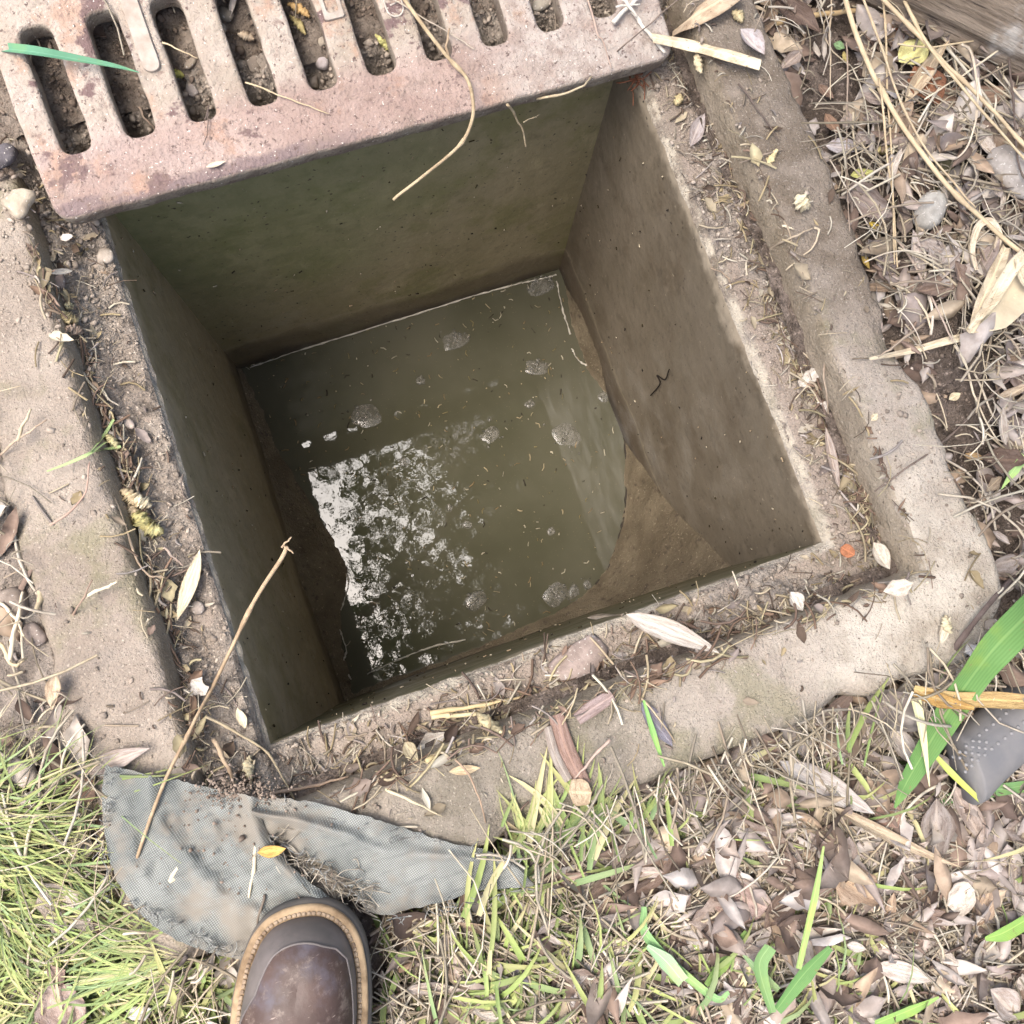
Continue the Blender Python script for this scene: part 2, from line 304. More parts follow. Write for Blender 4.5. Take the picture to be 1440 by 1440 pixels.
def m_weave():
    b = NB('woven_geotextile', .75, .3)
    u, v = b.rotmap(-.28, (1, 1, 1)), b.rotmap(-.28 + math.pi / 2, (1, 1, 1))
    def wave(vec, sc):
        x = b.n('ShaderNodeTexWave', wave_type='BANDS', bands_direction='X'); b.set(x.inputs['Vector'], vec); x.inputs['Scale'].default_value = sc; x.inputs['Distortion'].default_value = .25; x.inputs['Detail'].default_value = 1; x.inputs['Detail Scale'].default_value = 6
        return x.outputs['Fac']
    h = b.math('MULTIPLY', wave(u, 185), wave(v, 185))
    base = b.mix(b.ramp(b.noise(14, 5), .3, .7), (.16, .175, .172), (.31, .325, .315)); base = b.mix(b.ramp(b.noise(200, 3, .6, b.scale((.12, 1, 1))), .5, .75, 0, .4), base, (.10, .11, .115))
    c = b.mix(b.ramp(h, .03, .42), b.mix(1.0, base, (.5, .5, .47), 'MULTIPLY'), b.mix(1.0, base, (1.2, 1.2, 1.2), 'MULTIPLY'))
    d = b.ramp(b.math('ADD', b.noise(16, 6), b.math('MULTIPLY', b.noise(70, 4), .25)), .58, .76, 0, .8); c = b.mix(d, c, (.215, .19, .155))
    return b.out(c, None, [(h, .5, .0010), (b.noise(50, 4), .25, .003)])
def m_plain(nm, c, rough=.7, spec=.3, var=.3, sc=50, dark=(.5, .45, .42), bump=.2):
    b = NB(nm, rough, spec); k = b.mix(b.ramp(b.noise(sc, 5), .35, .7, 0, var), c, tuple(a * q for a, q in zip(c, dark)))
    return b.out(k, None, [(b.noise(sc * 3, 4), bump, .0015)])
def m_leather():
    b = NB('scuffed_leather', .5, .4); c = b.mix(b.ramp(b.noise(11, 4), .38, .66), (.054, .034, .029), (.105, .066, .055))
    c = b.mix(b.ramp(b.noise(16, 5), .52, .68, 0, .75), c, (.105, .10, .125)); c = b.mix(b.ramp(b.noise(75, 6, .75), .52, .70, 0, .6), c, (.22, .175, .15)); c = b.mix(b.ramp(b.noise(60, 3, .6, b.scale((1, 5, 1))), .66, .72, 0, .6), c, (.36, .29, .25))
    return b.out(c, b.ramp(b.noise(20), .3, .7,   .5, .72), [(b.noise(130, 4), .2, .001), (b.noise(28, 5, .7), .35, .003)])
def m_wood():
    b = NB('weathered_wood', .85, .2); v = b.scale((1.2, 14, 14)); c = b.mix(b.ramp(b.noise(7, 6, .65, v), .35, .65), (.13, .10, .075), (.27, .22, .17)); c = b.mix(b.ramp(b.noise(16, 5, .6, v), .58, .68), c, (.05, .04, .035))
    c = b.mix(b.ramp(b.noise(9, 5), .58, .68), c, (.48, .45, .41)); return b.out(c, None, [(b.noise(14, 6, .7, v), .8, .006)])
def m_stone():
    b = NB('stone', .9, .2); o = b.objcol(); c = b.mix(b.ramp(b.noise(60, 5), .35, .65, 0, .7), o, b.mix(1.0, o, (.5, .48, .46), 'MULTIPLY')); c = b.mix(b.ramp(b.noise(300, 2), .62, .7), c, (.5, .47, .43))
    return b.out(c, None, [(b.noise(120, 5, .7), .5, .003)])
def m_foam():
    b = NB('bubble_foam', .16, .6); c = b.mix(b.ramp(b.noise(300, 3), .4, .65), (.15, .14, .11), (.32, .305, .27)); m = b.out(c, None, [(b.noise(400, 2), .3, .0006)])
    t = b.n('ShaderNodeBsdfTransparent'); x = b.n('ShaderNodeMixShader'); x.inputs[0].default_value = .5; o = b.t.nodes['Material Output']
    b.t.links.new(t.outputs[0], x.inputs[1]); b.t.links.new(b.b.outputs[0], x.inputs[2]); b.t.links.new(x.outputs[0], o.inputs[0]); return m
def m_leafgreen():
    b = NB('canopy_leaf', .6, .3); o = b.attr(); b.set(b.b.inputs['Base Color'], o); t = b.n('ShaderNodeBsdfTranslucent'); b.set(t.inputs[0], b.mix(1.0, o, (1.3, 1.5, .7), 'MULTIPLY'))
    x = b.n('ShaderNodeMixShader'); x.inputs[0].default_value = .35; o2 = b.t.nodes['Material Output']; b.t.links.new(b.b.outputs[0], x.inputs[1]); b.t.links.new(t.outputs[0], x.inputs[2]); b.t.links.new(x.outputs[0], o2.inputs[0]); return b.m
SOIL = m_soil('soil', (.105, .082, .066), (.24, .195, .165)); LSOIL = m_soil('ledge_soil', (.29, .245, .205), (.39, .34, .29)); CONC = m_concrete(); MUD = m_mud(); WATER = m_water(); IRON = m_iron(); WEAVE = m_weave(); LEATHER = m_leather(); WOOD = m_wood(); STONE = m_stone(); FOAM = m_foam()
LEAF = m_leaf(); STRAW = m_obj('dry_stalk', .75, .3, .4, 40, .2); BLADE = m_blade(); TWIG = m_obj('twig_bark', .9, .2, .6, 60, .5); FLUFF = m_obj('catkin', .95, .1, .7, 160, .6)
LITTER = m_attr('leaf_litter', .85, .2, .5); GRASS = m_attr('grass', .6, .3, .2, 30); CRUMB = m_attr('soil_crumb', .95, .1, .5, 120)

# ------------------------------------------------------------------ the ground
def axis(lo, hi, fine, grow):
    a = list(np.arange(lo, hi, fine)); s = fine; x = a[-1]
    while x < 45: s *= grow; x += s; a.append(x)
    s = fine; x = a[0]; pre = []
    while x > -45: s *= grow; x -= s; pre.append(x)
    return np.array(pre[::-1] + a)
gx = axis(-.68, .86, .0056, 1.35); gy = axis(-.86, .62, .0056, 1.35)
X, Y = np.meshgrid(gx, gy, indexing='ij'); Z = ground_h(X, Y)
Vg = np.stack([X, Y, Z], -1).reshape(-1, 3); Fg = gridf(len(gx), len(gy)); cen = Vg[Fg].mean(1)
keep = ~((np.abs(cen[:, 0]) < REB - .012) & (np.abs(cen[:, 1]) < REB - .012)); Fg = Fg[keep]
used = np.unique(Fg); rem = np.zeros(len(Vg), int); rem[used] = np.arange(len(used))
tag(link('ground', mk('ground', Vg[used], rem[Fg], SOIL)), kind='structure')

# ------------------------------------------------------------------ concrete chamber: one swept section round the square mouth
prof = [(0, z) for z in np.linspace(-.74, -.016, 64)] + [(.0008, -.010), (.003, -.005), (.007, -.0015), (.012, 0)] + [(u, 0) for u in np.linspace(.018, .050, 9)]
i_lip = 64; i_ledge_end = len(prof)
prof += [(.0525, .004), (.0535, .015), (.0545, .026), (.056, .037), (.058, .045), (.061, .049), (.065, .05)] + [(u, .05) for u in np.linspace(.072, .122, 12)] + [(.1265, .049), (.1295, .046), (.1312, .038), (.1315, .02), (.132, -.02), (.132, -.12)]
NS = 190; prof = np.array(prof)
ts = np.linspace(-1, 1, NS + 1)[:-1]
rings = []
for (u, z) in prof:
    ub = u if u < .06 else .058 + (u - .058) * 1.235; ul = u if u < .06 else .058 + (u - .058) * 1.22
    xl, xr, yb, yt = -A - ul, A + u, -A - ub, A + u
    L = lambda a, b: (a + (b - a) * (ts + 1) / 2)
    x = np.concatenate([L(xl, xr), np.full(NS, xr), L(xr, xl), np.full(NS, xl)]); y = np.concatenate([np.full(NS, yb), L(yb, yt), np.full(NS, yt), L(yt, yb)])
    rings.append(np.stack([x, y, np.full(4 * NS, z)], -1))
RV = np.array(rings); uu = prof[:, 0][:, None]; zz = prof[:, 1][:, None]
ang = RV[..., :2] / np.maximum(np.abs(RV[..., :2]).max(-1, keepdims=True), 1e-6); dirn = np.where(np.abs(ang) > .999, np.sign(ang), 0.0)
x, y, z = RV[..., 0], RV[..., 1], RV[..., 2]
lipw = np.exp(-((uu - .002) / .010) ** 2) * sst(-.035, -.004, zz); outw = sst(.100, .128, uu); risew = np.exp(-((uu - .057) / .006) ** 2)
chip = np.clip(fbm(x, y, 0, 30, 3, 41) - .12, 0, 1); chip2 = np.clip(fbm(x, y, 0, 13, 3, 44) - .18, 0, 1)
d_out = lipw * (.0018 * fbm(x, y, z, 90, 3, 40) + .006 * chip) + outw * (.0035 * fbm(x, y, 0, 14, 3, 42) + .0035 * fbm(x, y, 0, 60, 3, 52) - .022 * chip2) + risew * (.0022 * fbm(x, y, 0, 60, 3, 43)) + (uu < .001) * .0012 * fbm(x, y, z, 16, 3, 45)
dz = -lipw * (.006 * chip + .002 * np.abs(fbm(x, y, 0, 80, 2, 46))) + (uu > .012) * (.0016 * fbm(x, y, 0, 26, 3, 47) + .0007 * fbm(x, y, 0, 130, 2, 48)) - outw * .018 * chip2 * (zz > .03) - risew * .004 * np.clip(fbm(x, y, 0, 40, 3, 49), 0, 1)
RV[..., :2] += dirn * d_out[..., None]; RV[..., 2] += dz
cr = gauss(RV[..., 0], RV[..., 1], (OUT + .01, -OUTB - .01), .035) * (uu > .09); RV[..., 0] -= cr * .030; RV[..., 1] += cr * .022; RV[..., 2] -= .01 * cr
RV[..., 2] -= (uu > .05) * .06 * sst(.29, .36, RV[..., 1])
NR, NC = RV.shape[:2]; flat = RV.reshape(-1, 3)
def strip(r0, r1, c0, c1):
    r, c = np.meshgrid(np.arange(r0, r1), np.arange(c0, c1), indexing='ij'); r = r.ravel(); c = c.ravel(); c2 = (c + 1) % NC
    return np.stack([r * NC + c, (r + 1) * NC + c, (r + 1) * NC + c2, r * NC + c2], 1)
def sub(name, Fq, m, parent):
    us = np.unique(Fq); rm = np.zeros(len(flat), int); rm[us] = np.arange(len(us)); return link(name, mk(name, flat[us], rm[Fq], m), parent)
basin = tag(empty('drain_chamber'), 'square concrete drain chamber with a deep mossy pit and a stepped rim', 'drain chamber')
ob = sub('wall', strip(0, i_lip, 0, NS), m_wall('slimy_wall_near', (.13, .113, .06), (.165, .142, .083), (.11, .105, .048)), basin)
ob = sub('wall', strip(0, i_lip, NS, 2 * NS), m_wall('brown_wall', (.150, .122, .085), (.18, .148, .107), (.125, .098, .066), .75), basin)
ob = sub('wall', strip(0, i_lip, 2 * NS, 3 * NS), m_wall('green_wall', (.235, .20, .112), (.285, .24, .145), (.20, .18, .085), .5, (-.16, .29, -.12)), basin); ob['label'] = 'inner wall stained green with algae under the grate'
ob = sub('wall', strip(0, i_lip, 3 * NS, 4 * NS), m_wall('shade_lifted_wall', (.285, .235, .145), (.34, .28, .18), (.24, .20, .11), .35), basin)  # wall lies in shade; its base colour is painted lighter to offset that
sub('ledge', strip(i_lip, i_ledge_end, 0, NC), CONC, basin)
sub('rim_slab', strip(i_ledge_end, NR - 1, 0, NC), CONC, basin)

# soil trodden into the seat round the mouth
q = np.arange(-.3624, .3625, .0030); X, Y = np.meshgrid(q, q, indexing='ij'); Z = dirt_h(X, Y)
Vd = np.stack([X, Y, Z], -1).reshape(-1, 3); Fd = gridf(len(q), len(q)); cen = Vd[Fd].mean(1); rr = np.maximum(np.abs(cen[:, 0]), np.abs(cen[:, 1]))
Fd = Fd[(rr > A + .005) & ((rr < REB + .004) | (cen[:, 1] > .33))]; us = np.unique(Fd); rm = np.zeros(len(Vd), int); rm[us] = np.arange(len(us))
tag(link('ledge_soil', mk('ledge_soil', Vd[us], rm[Fd], LSOIL)), 'brown soil packed on the ledge of the concrete rim', 'soil', kind='stuff')

# ------------------------------------------------------------------ mud floor and standing water
wpoly = np.array([P(*p, WZ)[:2] for p in [(330,498),(395,640),(432,700),(468,760),(488,800),(479,860),(482,910),(496,975),(655,918),(760,872),(812,846),(838,822),(858,795),(874,740),(880,700),(877,610),(856,560),(826,517),(803,455),(792,372)]])
q = np.linspace(-.296, .296, 150); X, Y = np.meshgrid(q, q, indexing='ij'); D = sdist(X, Y, wpoly) + .004 * fbm(X, Y, 0, 40, 3, 61)
up = np.clip(D, -.08, .2); right = sst(0, .05, X)
Z = WZ + np.where(up < 0, up * .8, up * (1.1 + 1.3 * right)) + .004 * fbm(X, Y, 0, 30, 3, 60) * sst(-.01, .02, np.abs(D)) + .002 * fbm(X, Y, 0, 110, 2, 62)
tag(link('mud_floor', mk('mud_floor', np.stack([X, Y, Z], -1).reshape(-1, 3), gridf(150, 150), MUD)), kind='structure')
q = np.linspace(-.294, .294, 40); X, Y = np.meshgrid(q, q, indexing='ij')
tag(link('water', mk('water', np.stack([X, Y, 0 * X + WZ], -1).reshape(-1, 3), gridf(40, 40), WATER)), kind='structure')

# ------------------------------------------------------------------ cast iron grate, tilted on the soil bank
def stad(cx, y0, y1, r, s):
    o = []
    for k in range(24):
        a = 2 * math.pi * k / 24; yy = y1 - r if math.sin(a) > 0 else y0 + r
        rx = r * math.copysign(abs(math.cos(a)) ** .75, math.cos(a)); ry = r * math.copysign(abs(math.sin(a)) ** .75, math.sin(a))
        o.append((cx + rx, yy + ry))
    out = []
    for i in range(24):
        a, b = np.array(o[i]), np.array(o[(i + 1) % 24]); n = max(1, int(np.linalg.norm(b - a) / .006))
        for t in range(n): out.append(a + (b - a) * t / n)
    out = np.array(out); nz = fbm(out[:, 0], out[:, 1], 0, 60, 2, 70 + s); d = out - out.mean(0); d[:, 1] = 0
    return out + np.sign(d) * (.0013 * nz)[:, None]
def flat_plate(name, loops, ext, bev, m, parent, z):
    cu = bpy.data.curves.new(name, 'CURVE'); cu.dimensions = '2D'; cu.fill_mode = 'BOTH'; cu.extrude = ext; cu.bevel_depth = bev; cu.bevel_resolution = 2
    for lp in loops:
        s = cu.splines.new('POLY'); s.points.add(len(lp) - 1); s.points.foreach_set('co', np.concatenate([lp, np.zeros((len(lp), 1)), np.ones((len(lp), 1))], 1).ravel()); s.use_cyclic_u = True
    t = bpy.data.objects.new('tmp', cu); COL.objects.link(t); me = bpy.data.meshes.new_from_object(t.evaluated_get(bpy.context.evaluated_depsgraph_get())); bpy.data.objects.remove(t); bpy.data.curves.remove(cu)
    me.name = name; me.materials.clear(); me.materials.append(m); o = link(name, me, parent); o.location = (0, 0, z); return o
def rrect(x0, y0, x1, y1, r, jit=0, s=0):
    o = []
    for (cx, cy, a0) in ((x1 - r, y1 - r, 0), (x0 + r, y1 - r, 90), (x0 + r, y0 + r, 180), (x1 - r, y0 + r, 270)):
        for k in range(5): a = math.radians(a0 + 22.5 * k); o.append((cx + r * math.cos(a), cy + r * math.sin(a)))
    out = []
    for i in range(len(o)):
        a, b = np.array(o[i]), np.array(o[(i + 1) % len(o)]); n = max(1, int(np.linalg.norm(b - a) / .008))
        for t in range(n): out.append(a + (b - a) * t / n)
    out = np.array(out)
    if jit: out = out + jit * np.stack([fbm(out[:, 0], out[:, 1], 0, 40, 3, 77), fbm(out[:, 0], out[:, 1], 3, 40, 3, 78)], -1)
    return out
grate = tag(empty('drain_grate'), 'heavy rusty cast iron grate with long slots lying across the top of the pit', 'drain grate')
grate.matrix_world = Matrix([[*GR[0], GO[0]], [*GR[1], GO[1]], [*GR[2], GO[2]], [0, 0, 0, 1]])
loops = [rrect(.003, .003, GW - .003, GW - .003, .012, .0016)]
SLX = [.0402 + .0602 * i for i in range(10)]
for r0 in (.0513, .2585, .4660):
    for i, cx in enumerate(SLX): loops.append(stad(cx, r0, r0 + .1241, (.0186, .0192, .0180, .0188)[i % 4], i))
flat_plate('casting', loops, .0085, .004, IRON, grate, -.0125)
PLATE = m_plain('worn_plate', (.41, .365, .32), .8, .2, .7, 60, (.62, .55, .5), .4)
bx = lambda i: (SLX[i] + SLX[i + 1]) / 2
o = flat_plate('name_pad', [rrect(bx(1) - .0072, .108, bx(1) + .0072, .27, .0068, .0006)], .0012, .0008, PLATE, grate, .0015); o['label'] = 'blank pale raised pad on a bar of the grate'
o = flat_plate('name_pad', [rrect(bx(4) - .0095, .115, bx(4) + .0095, .27, .002, .0006), rrect(bx(4) - .0066, .120, bx(4) + .0066, .137, .004, .001), rrect(bx(4) - .0068, .1415, bx(4) + .0060, .158, .004, .001), rrect(bx(4) - .0062, .163, bx(4) + .0066, .182, .003, .001), rrect(bx(4) - .0066, .187, bx(4) + .0066, .205, .003, .001), rrect(bx(4) - .0066, .210, bx(4) + .0066, .262, .003, .001)], .0009, .0006, PLATE, grate, .0012); o['label'] = 'pale pad with worn cast characters on a bar of the grate'
rb = Batch()
U = [(bx(5) - .0085, .27), (bx(5) - .0085, .12)] + [(bx(5) - .0085 * math.cos(a), .112 - .0085 * math.sin(a)) for a in np.linspace(0, math.pi, 9)] + [(bx(5) + .0085, .12), (bx(5) + .0085, .27)]
for pts in (U, [(bx(5) - .006, .163), (bx(5) + .006, .161)], [(bx(5) - .005, .158), (bx(5) - .005, .147), (bx(5) + .004, .146)], [(bx(5) - .003, .135), (bx(5) + .004, .133), (bx(5) + .003, .126)], [(bx(5) - .004, .115), (bx(5) + .003, .116)]):
    p3 = np.array([(a, b, .0004) for a, b in pts]); V, Fq = tube(p3, .0009, 6); rb.add(V, Fq, (.55, .50, .44))
ob = rb.build('cartouche', CRUMB, grate); ob['label'] = 'raised rounded cartouche cast on a bar of the grate'

# ------------------------------------------------------------------ leaf, blade, stalk, catkin, stone builders
def leaf_arr(L, W, curl=.3, fold=.3, twist=0, skew=.45, ripple=.1, nu=9, nv=5, seed=0, tip=.9):
    u = np.linspace(0, 1, nu); v = np.linspace(-1, 1, nv); U_, V_ = np.meshgrid(u, v, indexing='ij')
    wd = np.sin(np.pi * U_ ** (math.log(.5) / math.log(skew))) ** tip
    wd = wd * (1 + ripple * vn(U_ * 7 + seed, V_ * 2, 0, seed)) + .02
    yv = V_ * wd * W / 2; xx = (U_ - .5) * L
    z = np.abs(V_) ** 1.4 * wd * W / 2 * fold + ripple * .22 * W * vn(U_ * 5 + seed * 3, V_ * 1.7, 0, seed + 9)
    th = twist * (U_ - .5); y2 = yv * np.cos(th) - z * np.sin(th); z2 = yv * np.sin(th) + z * np.cos(th)
    if abs(curl) > 1e-3:
        R = L / curl; a = xx / R; x2 = (R - z2) * np.sin(a); z2 = R - (R - z2) * np.cos(a)
    else: x2 = xx
    y2 = y2 + .06 * L * vn(U_ * 1.3 + seed, 0 * U_, 0, seed + 4)
    return np.stack([x2, y2, z2], -1).reshape(-1, 3), gridf(nu, nv)
def leaf(px0, px1, wpx, col, label, cat='leaf', name='dead_leaf', dz=.005, z=None, mat=None, lift=0, grate=True, **k):
    a = PS(*px0, dz, grate) if z is None else P(*px0, z); b = PS(*px1, dz + lift, grate) if z is None else P(*px1, z + lift)
    mid = (a + b) / 2; d = b - a; L = np.linalg.norm(d); V, Fq = leaf_arr(L, wpx * .00064, seed=random.randrange(999), **k)
    V[:, 2] -= np.quantile(V[:, 2], .15)
    nv_ = 5; o = link(name, midattr(mk(name, V, Fq, mat or LEAF), len(V) // nv_, nv_)); o.location = mid; o.color = (*col, 1)
    o.rotation_euler = (random.uniform(-.12, .12), -math.atan2(d[2], math.hypot(d[0], d[1])), math.atan2(d[1], d[0]))
    return tag(o, label, cat)
def stalk(pts, r, col, label, name='straw_stalk', cat='straw', dz=.006, zs=None, mat=None, taper=.55, k=6, grate=True, nodes=True, jit=.0008):
    w3 = [PS(*p, dz, grate) if zs is None or zs[i] is None else P(*p, zs[i]) for i, p in enumerate(pts)]
    p = spline(w3, 7 if len(w3) > 2 else 9); n = len(p); t = np.linspace(0, 1, n)
    p[1:-1] += jit * np.stack([vn(t * 9, t * 0 + 1, 0, 5), vn(t * 9, t * 0 + 7, 0, 6), .3 * vn(t * 9, t * 0, 0, 8)], -1)[1:-1]
    rr = r * (1 - (1 - taper) * t)
    if nodes: rr = rr * (1 + .35 * (np.sin(t * 17 + len(pts)) > .93))
    c = p.mean(0); V, Fq = tube(p - c, rr, k); o = link(name, mk(name, V, Fq, mat or STRAW)); o.location = c; o.color = (*col, 1)
    return tag(o, label, cat)
def blade_arr(path, wd, fold=.3):
    p = np.asarray(path); t = np.gradient(p, axis=0); t /= np.linalg.norm(t, axis=1)[:, None] + 1e-9
    a = np.cross(t, [0, 0, 1.0]); a /= np.linalg.norm(a, axis=1)[:, None] + 1e-9; b = np.cross(a, t); wd = np.asarray(wd)[:, None]
    V = np.stack([p - a * wd / 2 + b * wd * fold, p, p + a * wd / 2 + b * wd * fold], 1).reshape(-1, 3); return V, gridf(len(p), 3)
def blade(pts, wpx, col, label, name='grass_blade', cat='grass blade', dz=.01, zs=None, prof=None, mat=None, grate=True, fold=.25):
    w3 = [PS(*p, dz, grate) if zs is None or zs[i] is None else P(*p, zs[i]) for i, p in enumerate(pts)]
    p = spline(w3, 6); t = np.linspace(0, 1, len(p)); pr = np.interp(t, np.linspace(0, 1, len(prof)), prof) if prof else np.clip(np.minimum(1, 1.25 * (1 - t) ** .7), .05, 1)
    c = p.mean(0); V, Fq = blade_arr(p - c, wpx * .00064 * pr, fold); o = link(name, midattr(mk(name, V, Fq, mat or BLADE), len(p), 3)); o.location = c; o.color = (*col, 1); return tag(o, label, cat)
def catkin(px0, px1, wpx, col, label, dz=.004, name='catkin', grate=True):
    a = PS(*px0, dz, grate); b = PS(*px1, dz, grate); c = (a + b) / 2; n = 22; k = 9; t = np.linspace(0, 1, n); bend = np.cross(b - a, [0, 0, 1.0]) * random.uniform(-.2, .2)
    p = a + (b - a) * t[:, None] + np.sin(np.pi * t)[:, None] * bend - c; r = wpx * .00033 * np.sin(np.pi * np.clip(t, .06, .94)) ** .6
    V, Fq = tube(p, r, k); nv = n * k; j = 1 + .55 * RNG.uniform(-1, 1, nv); ctr = np.repeat(p, k, 0); V[:nv] = ctr + (V[:nv] - ctr) * j[:, None]
    V[:, 2] += wpx * .0002; o = link(name, mk(name, V, Fq, FLUFF, smooth=False)); o.location = c; o.color = (*col, 1); return tag(o, label, 'catkin')
_ico = bmesh.new(); bmesh.ops.create_icosphere(_ico, subdivisions=2, radius=1); IV = np.array([v.co[:] for v in _ico.verts]); IF = np.array([[v.index for v in f.verts] for f in _ico.faces]); _ico.free()
_ico = bmesh.new(); bmesh.ops.create_icosphere(_ico, subdivisions=1, radius=1); JV = np.array([v.co[:] for v in _ico.verts]); JF = np.array([[v.index for v in f.verts] for f in _ico.faces]); _ico.free()
_ico = bmesh.new(); bmesh.ops.create_icosphere(_ico, subdivisions=3, radius=1); KV = np.array([v.co[:] for v in _ico.verts]); KF = np.array([[v.index for v in f.verts] for f in _ico.faces]); _ico.free()
def rotz(a): c, s = math.cos(a), math.sin(a); return np.array([[c, -s, 0], [s, c, 0], [0, 0, 1]])
def rotx(a): c, s = math.cos(a), math.sin(a); return np.array([[1, 0, 0], [0, c, -s], [0, s, c]])
def roty(a): c, s = math.cos(a), math.sin(a); return np.array([[c, 0, s], [0, 1, 0], [-s, 0, c]])
def rock(px, wpx, col, label, hpx=None, dz=0, grate=False, name='stone', sink=.35, flat=.6, rz=None, rough=.3):
    a = PS(*px, dz, grate); s = wpx * .00034; sy = (hpx or wpx * .8) * .00034; sd_ = random.random() * 50
    n = fbm(KV[:, 0] + sd_, KV[:, 1], KV[:, 2], 1.3, 3, 90); V = KV * (1 + rough * n)[:, None]; V = np.sign(V) * np.abs(V) ** .85
    V = V * np.array([s, sy, min(s, sy) * flat]); o = link(name, mk(name, V, KF, STONE)); o.location = a + np.array([0, 0, min(s, sy) * flat * (1 - sink) * .6]); o.rotation_euler = (0, 0, rz if rz is not None else random.uniform(0, 6)); o.color = (*col, 1)
    return tag(o, label, 'stone')

#@@ITEMS
# ------------------------------------------------------------------ torn geotextile
def patch(name, a, b, nu, nv, parent, fz, label):
    def rs(pts, n):
        p = spline(np.array(pts, float), 8); d = np.r_[0, np.cumsum(np.linalg.norm(np.diff(p, axis=0), axis=1))]; s = np.linspace(0, d[-1], n); return np.stack([np.interp(s, d, p[:, k]) for k in range(2)], 1)
    pa, pb = rs(a, nu), rs(b, nu); V = []
    for i in range(nu):
        for j in range(nv):
            t = j / (nv - 1); q = pa[i] * (1 - t) + pb[i] * t
            if i in (0, nu - 1) or j in (0, nv - 1): q = q + np.array([vn(q[0] * .14, q[1] * .14, 0, 3), vn(q[0] * .14, q[1] * .14, 9, 4)]).ravel() * 2.0
            V.append(P(q[0], q[1], fz(i / (nu - 1), t, q[0], q[1])))
    o = link(name, mk(name, np.array(V), gridf(nu, nv)[:, ::-1].copy(), WEAVE), parent); o['label'] = label; return o
cloth = tag(empty('geotextile_sheet'), 'torn grey woven geotextile sheet lying between the rim and the boot', 'fabric sheet')
def fz1(u, t, x, y): return .064 - .004 * u + .004 * float(fbm(x, y, 0, .02, 3, 15)) + .004 * float(fbm(x, y, 0, .06, 2, 18)) + .010 * math.exp(-((t - .25 - .5 * u) / .07) ** 2) * (1 - u) + .008 * math.exp(-((t - .93) / .06) ** 2)
def fz2(u, t, x, y): return .069 - .022 * u - .006 * t + .004 * float(fbm(x, y, 0, .022, 3, 16)) + .003 * float(fbm(x, y, 0, .07, 2, 19)) + .009 * math.exp(-((t - .42 + .25 * u) / .10) ** 2) * (1 - u * .6)
patch('cloth_panel', [(148,1076),(143,1130),(152,1200),(182,1268),(232,1312),(300,1341),(352,1352)], [(366,1122),(372,1158),(386,1190),(425,1232),(472,1268),(500,1300),(470,1390)], 60, 46, cloth, fz1, 'broad flat panel of the torn sheet')
patch('cloth_flap', [(346,1120),(430,1127),(520,1150),(620,1181),(700,1200),(728,1213),(750,1243)], [(366,1172),(420,1200),(480,1232),(524,1285),(590,1276),(680,1252),(751,1247)], 64, 30, cloth, fz2, 'pointed flap of the torn sheet')
fr = Batch()
for _ in range(150):
    x0, y0 = random.uniform(380, 515), 0; y0 = 1195 + (x0 - 380) * .5 + random.gauss(0, 16); a = random.gauss(.35, .7); l = random.uniform(12, 42)
    z0 = float(random.uniform(.048, .062)); pp = [P(x0, y0, z0), P(x0 + l * .5 * math.cos(a) + random.gauss(0, 5), y0 + l * .5 * math.sin(a) + random.gauss(0, 5), z0 + .007), P(x0 + l * math.cos(a), y0 + l * math.sin(a), z0 + random.uniform(-.004, .008))]
    V, Fq = tube(spline(pp, 4), .00045, 3, False); fr.add(V, Fq, random.choice([(.42, .38, .31), (.50, .46, .38), (.22, .2, .17)]))
for _ in range(190):
    e = random.random(); x0, y0 = random.choice([(148 + 8 * math.sin(e * 9), 1080 + 190 * e), (182 + 165 * e, 1268 + 82 * e), (530 + 220 * e, 1298 - 52 * e), (360 + 390 * e, 1124 + 96 * e), (372 + 150 * e, 1172 + 100 * e)]); a = random.uniform(0, 6.28); l = random.uniform(5, 20)
    pp = [P(x0, y0, .064), P(x0 + l * .5 * math.cos(a) + random.gauss(0, 3), y0 + l * .5 * math.sin(a), .069), P(x0 + l * math.cos(a), y0 + l * math.sin(a), .058)]; V, Fq = tube(spline(pp, 4), .0004, 3, False); fr.add(V, Fq, random.choice([(.40, .41, .39), (.30, .31, .30), (.16, .16, .155)]))
tag(fr.build('frayed_fibres', LITTER, cloth), kind='stuff')

